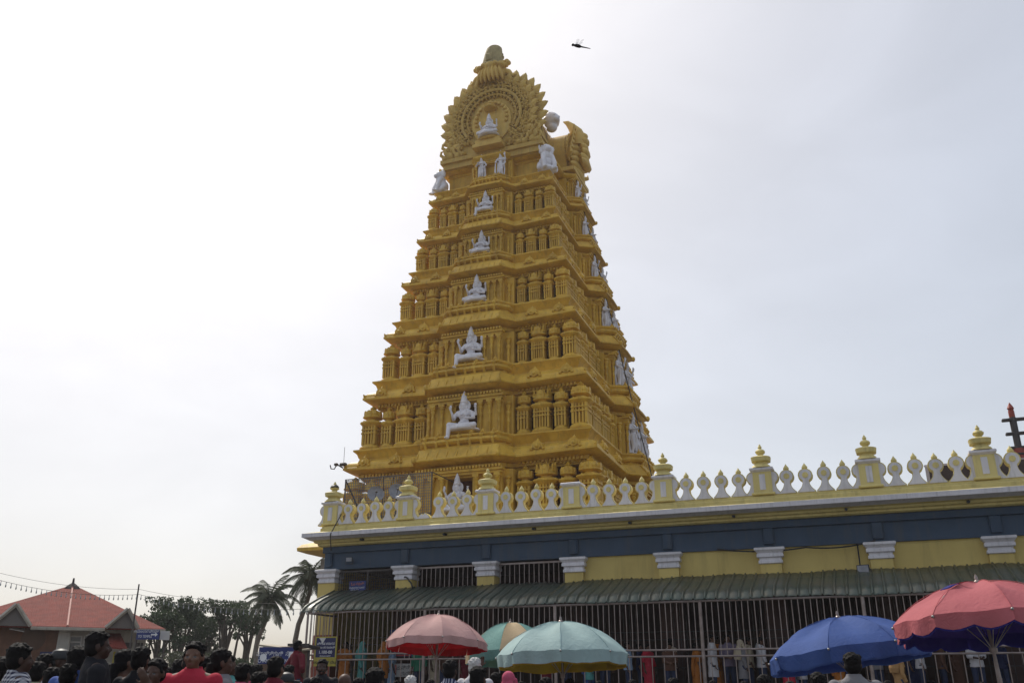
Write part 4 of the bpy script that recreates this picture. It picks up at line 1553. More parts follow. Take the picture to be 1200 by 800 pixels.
def shirt_mesh(pose, fem, kind):
    J = pose_joints(pose, fem)
    mb = MB()
    k = .95 if fem else 1.0
    hem = {'shirt': .84, 'kurta': .55, 'sari': .95}[kind]
    rs = []
    for z, rx, ry, yo in ((hem, .20, .155, 0), (hem + .05, .198, .152, 0), (.98, .188, .142, 0), (1.08, .176 * k, .13, 0), (1.22, .188 * k, .136, -.005), (1.34, .182 * k, .13, -.005), (1.41, .176 * k, .120, .0), (1.45, .150 * k, .112, .003), (1.485, .108, .096, .006), (1.512, .078, .078, .008)):
        rs.append([(rx * math.cos(2 * PI * j / 22), yo + ry * math.sin(2 * PI * j / 22) * (1 + .03 * math.sin(j * 2.1 + z * 9)), z) for j in range(22)])
    mb.rings(rs, True)
    for S in 'LR':
        sh, el, wr = Vector(J['sh' + S]), Vector(J['el' + S]), Vector(J['wr' + S])
        mb.tube([sh.lerp(Vector((0, 0, 1.36)), .35), sh, sh.lerp(el, .5), el], [.085, .075, .068, .060], 12)
        mb.ell(sh, .076)
        if kind != 'sari' and not (fem and kind == 'shirt'):
            mb.ell(el, .058)
            mb.tube([el, el.lerp(wr, .5)] if kind == 'shirt' else [el, wr], [.058, .050], 12)
    if kind == 'sari':
        rs = []
        for z, rx, ry in ((.05, .24, .22), (.3, .21, .19), (.6, .20, .17), (.9, .195, .155), (1.02, .19, .145)):
            rs.append([(rx * math.cos(2 * PI * j / 26) * (1 + .04 * math.sin(7 * 2 * PI * j / 26)), ry * math.sin(2 * PI * j / 26) * (1 + .04 * math.cos(7 * 2 * PI * j / 26)), z) for j in range(26)])
        mb.rings(rs, True)
        mb.tube([(.17, -.12, 1.0), (.05, -.16, 1.2), (-.12, -.10, 1.41), (-.16, .03, 1.46), (-.12, .13, 1.35), (-.08, .17, 1.0), (-.08, .18, .65)], [.06, .075, .065, .06, .07, .07, .05], 10)
    if kind == 'shirt':
        mb.tube([(.075 * math.cos(2 * PI * j / 14), .075 * math.sin(2 * PI * j / 14) + .006, 1.508 + (.012 if j < 7 else -.012)) for j in range(15)], .015, 6)
    me = sculpt(mb, kind, C['white'], .0125, 1)
    for v_ in me.vertices:
        n_ = noise.noise(Vector(v_.co) * 9) * .008 + noise.noise(Vector((v_.co.x * 6, v_.co.y * 6, v_.co.z * 16))) * .006
        v_.co += v_.normal * n_
    return me


def trousers_mesh(pose):
    J = pose_joints(pose, False)
    mb = MB()
    mb.ell((0, 0, .94), (.178, .135, .11))
    for S in 'LR':
        h, k, a = (Vector(J[q + S]) for q in ('hip', 'knee', 'ank'))
        mb.cap(h, k, .104, .076)
        mb.cap(k, a + Vector((0, 0, .03)), .076, .066)
    return sculpt(mb, 'trousers', C['denim'], .013, 1)


def shoes_mesh(pose):
    J = pose_joints(pose, False)
    mb = MB()
    for q, S in ((-1, 'L'), (1, 'R')):
        an = Vector(J['ank' + S])
        mb.cap(an + Vector((0, .025, -.06)), an + Vector((q * .015, -.16, -.066)), .038, .034)
    return sculpt(mb, 'sandals', SHOE, .012, 1)


BODY, SHIRT, TROU, SHOES, HAIR = {}, {}, {}, {}, {}


def pbody(pose, fem):
    if (pose, fem) not in BODY:
        BODY[(pose, fem)] = body_mesh(pose, fem)
    return BODY[(pose, fem)][0]


def get(d, key, fn):
    if key not in d:
        d[key] = fn()
    return d[key]


def slot(o, m, i=0):
    o.material_slots[i].link = 'OBJECT'
    o.material_slots[i].material = m


prnd = random.Random(21)


def person(p, face, h, label, top='white', kind='shirt', hair='short', pose='stand', bottom='denim', skin=None, fem=False, hairmat=None, group=None, nod=0.0):
    """face: heading in degrees, 0 = towards the camera side (-Y), 180 = away"""
    body = link('person', pbody(pose, fem))
    body.location = p
    body.rotation_euler = (0, 0, R(face))
    s = h / 1.72
    body.scale = (s * prnd.uniform(.97, 1.06), s, s)
    slot(body, SKIN[prnd.randrange(3) if skin is None else skin])
    tag(body, label, 'person', group)
    t = link(kind, get(SHIRT, (pose, fem, kind), lambda: shirt_mesh(pose, fem, kind)), body)
    slot(t, C[top])
    if kind != 'sari':
        q = link('trousers', get(TROU, pose, lambda: trousers_mesh(pose)), body)
        slot(q, C[bottom])
    link('sandals', get(SHOES, pose, lambda: shoes_mesh(pose)), body)
    if hair:
        hm = link('head_scarf' if hair.startswith('scarf') else ('cap' if hair == 'cap' else 'hair'), get(HAIR, hair.split(':')[0], lambda: hair_mesh(hair.split(':')[0])), body)
        if ':' in hair:
            slot(hm, C[hair.split(':')[1]])
        elif hairmat:
            slot(hm, hairmat)
    return body


def on_ground(px, py, rg, z=0.0):
    q = at_range(px, py, rg)
    return (q.x, q.y, z), q.z - z


def crowd(px, py, w, label, face=180, z=0.0, rg=None, **k):
    """head top seen at (px, py) with head width w in the survey photo"""
    rg = rg or .165 * 1051 / w * 1.27
    p, h = on_ground(px, py, rg, z)
    if h < 1.40 or h > 1.92:
        hh = min(1.92, max(1.40, h))
        # keep the height human and slide the person along the line of sight instead
        rg = max(4.0, rg * (hh + z - EYE) / (h + z - EYE)) if abs(h + z - EYE) > .02 else rg
        p, h = on_ground(px, py, rg, z)
        h = min(1.92, max(1.40, h))
    return person(p, face + math.degrees(math.atan2(-p[0], p[1])) * 0, h, label, **k)


G1 = 'visitors standing in the foreground crowd'
crowd(27, 757, 23, 'thick-haired man in a black and white plaid shirt at the left edge of the crowd', face=150, top='plaid', hair='thick', group=G1, skin=0)
crowd(118, 742, 22, 'tallest man in the crowd, black shirt, seen from behind under the red roof', face=140, top='black', hair='short', group=G1, skin=0)
crowd(94, 760, 21, 'person with bushy dark hair in a blue top just left of the tallest man', face=190, top='blue', hair='thick', group=G1, skin=0)
crowd(73, 763, 17, 'man in a dark cap and tan shirt left of the blue top', face=120, top='tan', hair='cap', group=G1)
crowd(55, 768, 17, 'short-haired person in a white printed tee between the plaid shirt and the cap', face=185, top='dots', hair='short', group=G1)
crowd(6, 771, 15, 'person in a pale teal shirt cut by the left border of the picture', face=170, top='teal', hair='short', group=G1)
crowd(157, 771, 12, 'woman with a long black plait in front of the white wall of the red-roofed house', face=180, top='maroon', hair='long', fem=True, kind='kurta', group=G1)
crowd(171, 772, 15, 'young man in a bright blue shirt left of the frowning man in maroon', face=150, top='blue', hair='short', group=G1)
crowd(184, 774, 24, 'man in a dark maroon shirt looking down towards the camera', face=12, top='maroon', hair='short', skin=1, group=G1, pose='phone')
crowd(229, 754, 23, 'young man in a bright red shirt facing the camera in front of the trees', face=22, top='red', hair='short', skin=2, group=G1)
crowd(212, 777, 13, 'dark-haired person in black between the maroon and the red shirt', face=180, top='black', hair='short', group=G1)
crowd(243, 782, 13, 'dark-haired man in navy right behind the red shirt', face=170, top='navy', hair='short', group=G1)
crowd(264, 771, 18, 'man in a dark grey shirt right of the red shirt, seen from behind', face=185, top='black', hair='short', group=G1)
crowd(284, 778, 11, 'person in a pink top among the far heads below the palm', face=180, top='pink', hair='short', fem=True, kind='kurta', group=G1)
crowd(295, 782, 11, 'child-sized visitor in a light blue shirt left of the blue board', face=160, top='lblue', hair='short', group=G1)
crowd(311, 789, 19, 'dark head at the bottom edge below the blue board', face=185, top='black', hair='thick', group=G1)
crowd(337, 790, 19, 'person in a black cap with a pale badge at the bottom edge', face=130, top='grey', hair='cap', group=G1)
crowd(378, 773, 14, 'bearded man in a dark shirt standing just below the ticket board', face=30, top='black', hair='crop', group=G1)
crowd(405, 789, 20, 'bald man at the bottom edge right of the ticket board', face=180, top='grey', hair=None, skin=1, group=G1)
crowd(441, 785, 25, 'broad dark head at the bottom edge left of the white paper notice', face=180, top='black', hair='thick', group=G1)
crowd(482, 793, 17, 'grey-haired head at the bottom edge below the white paper notice', face=180, top='grey', hair='short', hairmat=HAIRW, group=G1)
crowd(528, 775, 19, 'man in a navy striped shirt under the pale pink umbrella', face=185, top='stripe', hair='short', group=G1)
crowd(557, 772, 16, 'man in a white knitted cap under the umbrellas', face=180, top='white', hair='short', hairmat=HAIRW, group=G1)
crowd(561, 783, 22, 'dark head in front of the man in the white knitted cap', face=175, top='brown', hair='thick', group=G1)
crowd(597, 788, 16, 'woman in a bright pink head scarf at the bottom edge', face=170, top='pink', hair='scarf:pink', fem=True, kind='kurta', group=G1)
crowd(581, 789, 14, 'visitor in maroon beside the pink head scarf holding up a hand', face=200, top='maroon', hair='short', pose='raise', group=G1, rg=15)
crowd(998, 767, 20, 'man in a slate blue shirt with dark hair under the blue umbrella', face=180, top='grey', hair='thick', group=G1)
crowd(895, 792, 20, 'dark head at the bottom edge left of the blue umbrella', face=180, top='black', hair='short', group=G1)
crowd(958, 790, 22, 'dark head at the bottom edge below the middle of the blue umbrella', face=190, top='brown', hair='thick', group=G1)
crowd(640, 795, 18, 'dark head at the bottom edge under the pale teal umbrella', face=180, top='maroon', hair='short', group=G1)
# man standing on a ledge beside the fence
person(at_range(350, 751, 21).to_tuple()[:2] + (at_range(350, 751, 21).z - 1.70,), 150, 1.70, 'man in maroon with hands on his hips, raised above the crowd by the ticket board', top='maroon', hair='short', pose='akimbo', skin=0, group=G1)
sq = at_range(350, 751, 21)
st = MB()
st.box(-.9, .9, -.5, .5, 0, sq.z - 1.70 - .24, bev=.03)
st.box(-.8, .8, -.45, .45, sq.z - 1.94, sq.z - 1.705, bev=.03)
tag(st.build('stone_block', M['granite'], smooth=False, loc=(sq.x, sq.y, 0)), 'low stone block the man with hands on hips stands on, left of the fence', 'block')

# packed far crowd towards the trees: many dark heads, several rows deep
G2 = 'far visitors of the packed crowd by the red-roofed house'
fr_ = random.Random(11)
tops = ['white', 'maroon', 'black', 'navy', 'grey', 'blue', 'teal', 'cream', 'green', 'pink', 'lblue', 'brown', 'orange']
for i in range(74):
    px = 4 + 338 * ((i * .6180339) % 1.0)
    rg = 10 + 15 * ((i * .7548) % 1.0)
    hgt = fr_.uniform(1.55, 1.78)
    q = at_range(px, 790, rg)
    fem = fr_.random() < .3
    person((q.x, q.y, 0), 180 + fr_.uniform(-50, 50), hgt, 'one of the small dark-haired heads packed behind the foreground visitors near the red-roofed house',
           top=tops[fr_.randrange(len(tops))], kind='kurta' if fem else 'shirt', hair='long' if fem else 'short', pose='walk' if (not fem and fr_.random() < .3) else 'stand', fem=fem, group=G2, bottom='khaki' if i % 3 == 0 else 'denim')
for i, px in enumerate((372, 392, 420, 466, 505, 548, 612, 668, 702, 742, 790, 835, 872, 925, 1040, 1090, 1150)):
    rg = 13 + 9 * ((i * .618) % 1.0)
    q = at_range(px, 798, rg)
    person((q.x, q.y, 0), 180 + fr_.uniform(-60, 60), fr_.uniform(1.46, 1.52), 'short visitor in front of the barrier whose hair just reaches the bottom edge',
           top=tops[fr_.randrange(len(tops))], hair='short', group='short visitors along the bottom edge')

# people queueing behind the bars, on the platform
G3 = 'people queueing behind the barrier'
Q = [(405, 752, 'orange', 'sari', 'bun', 'stand', 'woman in an orange sari at the left end of the queue behind the bars'),
     (426, 752, 'teal', 'kurta', 'scarf:teal', 'stand', 'woman wrapped in a pale teal scarf behind the left bars'),
     (451, 752, 'orange', 'kurta', 'scarf:orange', 'stand', 'woman wrapped in an ochre scarf left of the pale pink umbrella'),
     (492, 757, 'green', 'shirt', 'short', 'stand', 'person in dark green behind the white paper notice'),
     (520, 753, 'brown', 'shirt', 'short', 'stand', 'man in brown behind the bars under the pale pink umbrella'),
     (545, 757, 'maroon', 'sari', 'bun', 'stand', 'woman in a maroon sari behind the bars between pink and teal umbrellas'),
     (640, 758, 'maroon', 'sari', 'long', 'stand', 'woman in maroon below the left half of the pale teal umbrella'),
     (664, 754, 'grey', 'shirt', 'short', 'stand', 'man in a grey shirt below the top of the pale teal umbrella'),
     (690, 757, 'teal', 'kurta', 'long', 'stand', 'woman in a teal kurta below the right half of the pale teal umbrella'),
     (708, 752, 'white', 'shirt', 'short', 'stand', 'man in a white shirt left of the pale blue shirt, behind the bars'),
     (735, 753, 'lblue', 'shirt', 'short', 'stand', 'man in a pale blue shirt right of the pale teal umbrella'),
     (759, 756, 'red', 'sari', 'long', 'stand', 'woman in a bright red sari behind the bars'),
     (784, 754, 'brown', 'shirt', 'short', 'front', 'man in a brown shirt right of the bright red sari'),
     (815, 757, 'orange', 'sari', 'bun', 'stand', 'woman in orange just left of the middle fence post'),
     (833, 744, 'white', 'kurta', 'short', 'stand', 'man in a long white kurta right of the middle fence post'),
     (852, 744, 'purple', 'shirt', 'short', 'front', 'man in a mauve grey shirt beside the long white kurta'),
     (868, 750, 'grey', 'kurta', 'scarf:cream', 'stand', 'woman with a cream scarf over her head near the blue umbrella'),
     (890, 747, 'white', 'shirt', 'short', 'raise', 'man in a white shirt with one arm raised to the bars'),
     (921, 757, 'red', 'sari', 'bun', 'stand', 'woman in red half hidden by the left tip of the blue umbrella'),
     (936, 755, 'white', 'kurta', 'short', 'front', 'man in white with folded arms below the blue umbrella'),
     (980, 757, 'orange', 'sari', 'long', 'stand', 'woman in orange behind the pole of the blue umbrella'),
     (1024, 754, 'grey', 'shirt', 'short', 'stand', 'man in grey right of the blue umbrella pole'),
     (1074, 748, 'white', 'shirt', 'short', 'raise', 'man in a white shirt under the left end of the coral umbrella'),
     (1100, 756, 'brown', 'shirt', 'short', 'stand', 'man in brown between the two white shirts under the coral umbrella'),
     (1139, 744, 'white', 'shirt', 'short', 'front', 'man in a bright white shirt beside the coral umbrella pole'),
     (1170, 756, 'navy', 'shirt', 'short', 'stand', 'man in navy at the right end of the queue')]
for i, (px, py, top, kind, hair, pose, lab) in enumerate(Q):
    Y = 28.05 + .35 * (i % 2)
    q = at_Y(px, py, Y)
    fem = kind == 'sari' or hair.startswith('scarf') or hair == 'long'
    h = min(1.80, max(1.48, q.z - 1.08))
    person((q.x, q.y, 1.085), 90 + prnd.uniform(-40, 40) if i % 3 else 20, h, lab, top=top, kind=kind, hair=hair, pose=pose, fem=fem, group=G3)
for i in range(16):
    px = 415 + 47 * i + prnd.uniform(-9, 9)
    q = at_Y(px, 760, 28.72)
    fem = prnd.random() < .4
    person((q.x, q.y, 1.085), 90 + prnd.uniform(-70, 70), prnd.uniform(1.5, 1.72), 'dim figure in the shaded back row of the queue behind the bars',
           top=tops[prnd.randrange(len(tops))], kind='sari' if fem else 'shirt', hair='bun' if fem else 'short', fem=fem, group='dim back row of the queue')
# figure in a tan wrap on the platform steps
tq = at_range(1050, 763, 26.35)
person((tq.x, tq.y, .725), 120, tq.z - .725, 'person in a loose tan wrap standing left of the coral umbrella pole', top='tan', kind='kurta', hair='scarf:tan', fem=True, group=G1)
# ================================================================== UMBRELLAS
def fabric(name, c, inside, trans=.35):
    return cloth(name, c, None, trans=trans, rough=.75, bump=.25, fade=.66, nscale=2.2)


U_PINK = fabric('pale_pink_canvas', (0.80, 0.50, 0.47), None)
U_RED = fabric('red_lining', (0.52, 0.02, 0.03), None, .5)
U_TEAL = fabric('pale_teal_canvas', (0.50, 0.68, 0.67), None, .3)
U_DTEAL = fabric('teal_canvas', (0.22, 0.44, 0.40), None, .3)
U_CREAM = fabric('cream_canvas', (0.72, 0.54, 0.33), None, .3)
U_YEL = fabric('ochre_lining', (0.48, 0.30, 0.04), None, .5)
U_BLUE = fabric('blue_canvas', (0.09, 0.165, 0.46), None, .35)
U_CORAL = fabric('coral_canvas', (0.74, 0.21, 0.23), None, .35)
U_BLIN = fabric('blue_lining', (0.045, 0.05, 0.30), None, .35)
U_TRIM = mat('umbrella_rib_steel', (0.35, 0.33, 0.31), rough=.4, metal=.8)


def umbrella(px, py, rg, dia, rise, label, outer, lining, tilt=0, tdir=0, ph=0.0, valance=.15, alt=None, patch=False, scallop=False, n=8, pale=0):
    top = at_range(px, py, rg)
    u = empty('beach_umbrella', (top.x, top.y, 0), 0)
    tag(u, label, 'umbrella', 'vendor umbrellas in front of the barrier')
    Rr = dia / 2
    rnd = random.Random(int(px))
    H = top.z
    Tm = Matrix.Translation((0, 0, H)) @ Matrix.Rotation(tdir, 4, 'Z') @ Matrix.Rotation(tilt, 4, 'Y') @ Matrix.Rotation(-tdir, 4, 'Z')
    mo = MB(Tm)
    sub, rad = 10, 9
    wr_ = [rnd.uniform(0, 9) for _ in range(3)]
    for layer in (0, 1):
        for p in range(n):
            rows = []
            for i in range(rad + 1):
                t = i / rad
                row = []
                for j in range(sub + 1):
                    f = j / sub
                    a = ph + 2 * PI * (p + f) / n
                    sag = math.sin(PI * f)
                    chord = math.cos(PI / n) / math.cos((f - .5) * 2 * PI / n)
                    r = Rr * (math.sin(t * .88) / math.sin(.88)) * (1 - (1 - chord) * .75 * t)
                    z = -rise * (1 - math.cos(t * .88)) / (1 - math.cos(.88)) - .075 * sag * math.sin(PI * min(1, t * 1.05)) * dia / 2.2
                    x, y = r * math.cos(a), r * math.sin(a)
                    wob = .026 * noise.noise(Vector((x * 3.1 + wr_[0], y * 3.1 + wr_[1], 2))) + .014 * noise.noise(Vector((x * 7, y * 7, wr_[2]))) - .020 * t * t * abs(math.sin(a * 12 + wr_[1])) * noise.noise(Vector((a * 2, wr_[0], 0)))
                    q_ = .985 if layer else 1.0
                    row.append((x * q_, y * q_, z + wob * (1 if t > .1 else 0) - (.02 if layer else 0)))
                rows.append(row)
            if layer == 0 or True:
                vr = []
                for row_k, dv in ((1, .45), (2, 1.0)):
                    row = []
                    for j in range(sub + 1):
                        f = j / sub
                        a = ph + 2 * PI * (p + f) / n
                        x, y, z = rows[rad][j]
                        d = valance * dv
                        if scallop and row_k == 2:
                            d *= .82 + .30 * abs(math.sin(PI * 2 * f))
                        if not scallop and row_k == 2:
                            d *= .92 + .12 * math.sin(PI * f)
                        o_ = (.03 * math.sin(f * PI * 4 + p * 1.7 + wr_[0]) + .03 * noise.noise(Vector((a * 5, wr_[1], 3)))) * dv
                        k = (Rr + o_ - .06 * dv * valance) / Rr
                        row.append((x * k, y * k, z - d))
                    vr.append(row)
                rows += vr
            m = layer * 2 + (1 if (alt and p % 2) else 0)
            mo.rings(rows, False, False, False, m)
    for p in range(n):
        a = ph + 2 * PI * p / n
        sp = []
        for i in range(9):
            t = .06 + .94 * i / 8
            r = Rr * math.sin(t * .88) / math.sin(.88)
            sp.append((r * math.cos(a), r * math.sin(a), -rise * (1 - math.cos(t * .88)) / (1 - math.cos(.88)) + .004))
        mo.tube(sp, .0035, 5, 0)
    cano = gbuild_local(mo, 'umbrella_canopy', [outer, alt or outer, lining, lining], u, 24)
    rb = MB(Tm)
    for p in range(n):
        a = ph + 2 * PI * p / n
        path = []
        for i in range(7):
            t = i / 6
            r = Rr * math.sin(t * .88) / math.sin(.88)
            path.append((r * math.cos(a), r * math.sin(a), -rise * (1 - math.cos(t * .88)) / (1 - math.cos(.88)) - .022))
        rb.tube(path, .007, 5)
        m_ = path[3]
        rb.tube([m_, (0.03 * math.cos(a), .03 * math.sin(a), -rise - .30)], .006, 5)
        rb.ell((path[-1][0] * 1.005, path[-1][1] * 1.005, path[-1][2]), .018, n=8, k=6)
    gbuild_local(rb, 'umbrella_rib', U_TRIM, u, 40)
    pm = MB(Tm)
    pm.tube([(0, 0, .05), (0, 0, -rise - .7)], .021, 10)
    pm.lathe([(.04, -.02), (.04, .01), (.02, .03), (.022, .06), (.005, .10)], n=10)
    pm.lathe([(.04, -.36), (.045, -.30)], c=(0, 0, -rise), n=10)
    e = Tm @ Vector((0, 0, -rise - .65))
    pm.T = Matrix.Identity(4)
    pm.tube([e, (e.x * .6, e.y * .6, e.z * .5), (e.x * .5, e.y * .5, .05)], .025, 10)
    gbuild_local(pm, 'pole', M['steel'], u, 40)
    bm_ = MB()
    bm_.lathe([(.30, .01), (.32, .05), (.28, .11), (.10, .14), (.05, .30), (.045, .36)], c=(e.x * .5, e.y * .5, 0), n=18)
    gbuild_local(bm_, 'weight_base', M['granite'], u, 40)
    if patch:
        pa = MB(Tm)
        a = ph + 2 * PI * patch / n
        def pt(t, da, up):
            r = Rr * math.sin(t * .88) / math.sin(.88)
            z = -rise * (1 - math.cos(t * .88)) / (1 - math.cos(.88))
            return (r * math.cos(a + da) * .985, r * math.sin(a + da) * .985, z + up)
        pa.rings([[pt(.38, -.17, .012), pt(.38, .15, .012)], [pt(.45, -.14, .014), pt(.45, .12, .014)], [pt(.54, -.13, .012), pt(.53, .08, .012)]], False, False, False, 0)
        pa.rings([[pt(.345, -.22, .014), pt(.345, .36, .014)], [pt(.375, -.16, .016), pt(.36, .30, .016)]], False, False, False, 1)
        po = gbuild_local(pa, 'torn_patch', [U_BLIN, U_RED], u, 60)
        md = po.modifiers.new('t', 'SOLIDIFY')
        md.thickness = .006
        tag(po, 'blue patch showing through a tear')
    return u


def gbuild_local(mb, name, mats, parent, angle):
    o = mb.build(name, mats, parent, angle=angle)
    return o


umbrella(514, 720, 20.5, 2.18, .57, 'faded pale pink umbrella with a red underside, leftmost of the umbrellas', U_PINK, U_RED, tilt=R(5), tdir=R(100), ph=.55)
umbrella(598, 729, 22.5, 2.2, .72, 'darker teal and cream panelled umbrella tucked behind the big pale teal one', U_DTEAL, U_DTEAL, tilt=R(4), tdir=R(120), ph=.15 + PI / 4, alt=U_CREAM, valance=.2)
umbrella(657, 728, 16.2, 2.24, .55, 'large pale teal umbrella with an ochre underside, in front of two others', U_TEAL, U_YEL, tilt=R(3.5), tdir=R(130), ph=.30, valance=.19)
umbrella(982, 723, 15.4, 2.42, .50, 'blue umbrella tilted down to the left', U_BLUE, U_BLUE, tilt=R(7.5), tdir=R(165), ph=.62, valance=.20)
umbrella(1145, 682, 13.2, 2.22, .50, 'big coral red umbrella with scalloped flaps, a blue underside and a torn patch', U_CORAL, U_BLIN, tilt=R(6), tdir=R(115), ph=.95, valance=.17, patch=3.9, scallop=True)

# vendors' trolleys under the umbrellas (only their tops could ever be seen)


# ================================================================== SIGNS
def text(body, size, m, parent, loc, rot=(PI / 2, 0, 0), align='CENTER', sx=1.0, name='lettering', depth=.002):
    cu = bpy.data.curves.new('t', 'FONT')
    cu.body = body
    cu.size = size
    cu.align_x = align
    cu.align_y = 'CENTER'
    cu.extrude = depth
    o = bpy.data.objects.new('t', cu)
    col.objects.link(o)
    dg = bpy.context.evaluated_depsgraph_get()
    dg.update()
    me = bpy.data.meshes.new_from_object(o.evaluated_get(dg), depsgraph=dg)
    bpy.data.objects.remove(o)
    me.materials.clear()
    me.materials.append(m)
    t = link(name, me, parent, loc)
    t.rotation_euler = rot
    t.scale = (sx, 1, 1)
    return t


def board(name, px0, py0, px1, py1, rg, label, m, cat='sign', th=.03, border=None, yaw=None):
    a, b = at_range(px0, py0, rg), at_range(px1, py1, rg)
    c = (a + b) / 2
    w = math.hypot(b.x - a.x, b.y - a.y)
    h = a.z - b.z
    rz = YAW if yaw is None else yaw
    e = empty(name, (c.x, c.y, c.z), rz)
    tag(e, label, cat)
    mb = MB()
    mb.box(-w / 2, w / 2, -th / 2, th / 2, -h / 2, h / 2, bev=.005)
    mb.build('panel', m, e, smooth=False)
    if border:
        fb = MB()
        t = .02
        for q in ((-w / 2 - .02, -w / 2 + t, -h / 2 - .02, h / 2 + .02), (w / 2 - t, w / 2 + .02, -h / 2 - .02, h / 2 + .02), (-w / 2 + t + .001, w / 2 - t - .001, h / 2 - t, h / 2 + .02), (-w / 2 + t + .001, w / 2 - t - .001, -h / 2 - .02, -h / 2 + t)):
            fb.box(q[0], q[1], -th / 2 - .012, th / 2 + .01, q[2], q[3])
        fb.build('frame', border, e, smooth=False)
    return e, w, h


# ticket board hung on the end of the barrier
q = at_Y(382, 765, FY - .12)
rg0 = math.hypot(q.x, q.y)
e, w, h = board('ticket_board', 369.5, 746, 394.5, 770.5, rg0, 'navy ticket board with a yellow frame, hung on the left end of the barrier', M['sign_navy'], border=M['sign_yellow'], yaw=.12)
text('ವಿಶೇಷ ದರುಶನ', .105, M['lettering'], e, (0, -.03, .12), sx=.95)
text('ಟಿಕೇಟು ದರ ರೂಪಾಯಿ', .085, M['lettering'], e, (0, -.03, .0), sx=.85)
text('1.100-00', .14, M['lettering'], e, (0, -.03, -.15))
text('ದೇವಾಲಯ ಸಮಿತಿ', .05, M['lettering'], e, (0, -.03, -.27))
st = MB()
st.box(-w / 2 - .03, w / 2 + .02, -.02, .02, -h / 2 - .26, -h / 2 - .03)
st.build('yellow_strip', M['sign_yellow'], e, smooth=False)
text('ಚಾಮುಂಡಿ ಬೆಟ', .13, M['ink'], e, (0, -.025, -h / 2 - .145))
pp = MB()
pp.prism([(-.20, 0), (.05, 0), (-.06, -.18), (-.1, -.12)], -.024, -.019)
p_o = pp.build('torn_paper', M['sign_white'], e, smooth=False)
p_o.location = (-.06, -.005, h / 2 - .02)

# white paper notice
e, w, h = board('paper_notice', 458.5, 777, 485, 792.5, rg0 + .2, 'white handwritten paper notice with a pink patch, below the pale pink umbrella', M['sign_white'], cat='notice', th=.008, yaw=.10)
pk = MB()
pk.box(-w / 2 + .02, -w / 2 + .17, -.009, -.0045, -h / 2 + .06, h / 2 - .03)
pk.build('pink_patch', mat('pink_print', (0.62, 0.25, 0.22), rough=.7, bump=0), e, smooth=False)
text('ಗಮನಿಸಿರಿ!', .16, M['ink'], e, (.07, -.0065, .08), rot=(PI / 2, -.05, 0))
text('ದಾರಿ!', .16, M['ink'], e, (.12, -.0065, -.11), rot=(PI / 2, -.05, 0))

# blue and red board behind the pale pink umbrella
e, w, h = board('blue_board', 456, 737, 484, 769, rg0 + .35, 'blue board with a red strip half hidden behind the pale pink umbrella', M['sign_blue'], yaw=.10)
rs_ = MB()
rs_.box(-w / 2 + .03, w / 2 - .03, -.026, -.0155, -h / 2 + .02, -h / 2 + .07)
rs_.box(-w / 2 + .1, w / 2 - .1, -.026, -.0155, h / 2 - .42, h / 2 - .25)
rs_.build('red_strip', M['sign_red'], e, smooth=False)
text('ಸೇವಾ', .16, M['lettering'], e, (-.12, -.018, -h / 2 + .2))
text('ಮಾಹಿತಿ', .14, M['lettering'], e, (0, -.018, h / 2 - .12))

# small board in the upper left opening
qq = at_Y(419, 686, HY + .05)
e, w, h = board('small_blue_board', 408, 680, 430, 692.5, math.hypot(qq.x, qq.y), 'small blue board with orange and white lettering in the upper left window opening', M['sign_blue'], yaw=0)
text('ಓಂ ಶಕುತಿ', .13, M['orange_ink'], e, (0, -.018, .07))
text('ದೇವಾಲಯದ ಸೂಚನೆ', .075, M['lettering'], e, (-.02, -.018, -.06))
text('ಸಮಯ 7.30', .07, M['lettering'], e, (-.12, -.018, -.14))

# ================================================================== LEFT: HUT, RED-ROOFED HOUSE
hq = at_range(322, 800, 27)
hut = empty('shed', (hq.x, hq.y, 0), YAW + .05)
tag(hut, 'small brown shed with a sloping beige sheet roof left of the barrier', 'shed')
k = 27 * .934 / 1051
def hz(py, rg=27):
    return at_range(322, py, rg).z
mb = MB()
mb.box(-17 * k, 24 * k, 0, 1.5, 0, hz(757), 0)
mb.build('wall', mat('brown_render', (0.20, 0.13, 0.09), (0.15, 0.10, 0.07), rough=.8, grime=.4), hut, smooth=False)
mb = MB()
mb.add([(-20 * k, -.3, hz(755)), (27 * k, -.3, hz(761)), (27 * k, 1.6, hz(757)), (-20 * k, 1.6, hz(752)), (-20 * k, -.3, hz(757)), (27 * k, -.3, hz(763)), (27 * k, 1.6, hz(759)), (-20 * k, 1.6, hz(754))],
       [(0, 1, 2, 3), (7, 6, 5, 4), (0, 4, 5, 1), (1, 5, 6, 2), (2, 6, 7, 3), (3, 7, 4, 0)])
mb.build('roof', mat('beige_sheet', (0.42, 0.36, 0.26), (0.34, 0.28, 0.2), rough=.6, grime=.5), hut, smooth=False)
e, w, h = board('blue_signboard', 303.5, 757.5, 346, 777.5, 26.4, 'long blue signboard with two rows of white lettering on the front of the brown shed', M['sign_blue'], yaw=YAW + .05)
text('ಮಾಹಿತಿಗಾಗಿ  ಸೇವಾ', .15, M['lettering'], e, (-.02, -.018, .04), sx=.82)
text('CHAMUNDI  CENTER', .125, M['lettering'], e, (-.02, -.018, -.14), sx=.80)
lg = MB()
lg.lathe([(.09, 0), (.09, .006)], n=18, T=Matrix.Translation((-w / 2 + .13, -.015, -.05)) @ Matrix.Rotation(PI / 2, 4, 'X'))
lg.box(w / 2 - .18, w / 2 - .03, -.022, -.0155, -.13, .1)
lg.build('emblem', M['lettering'], e, smooth=False)

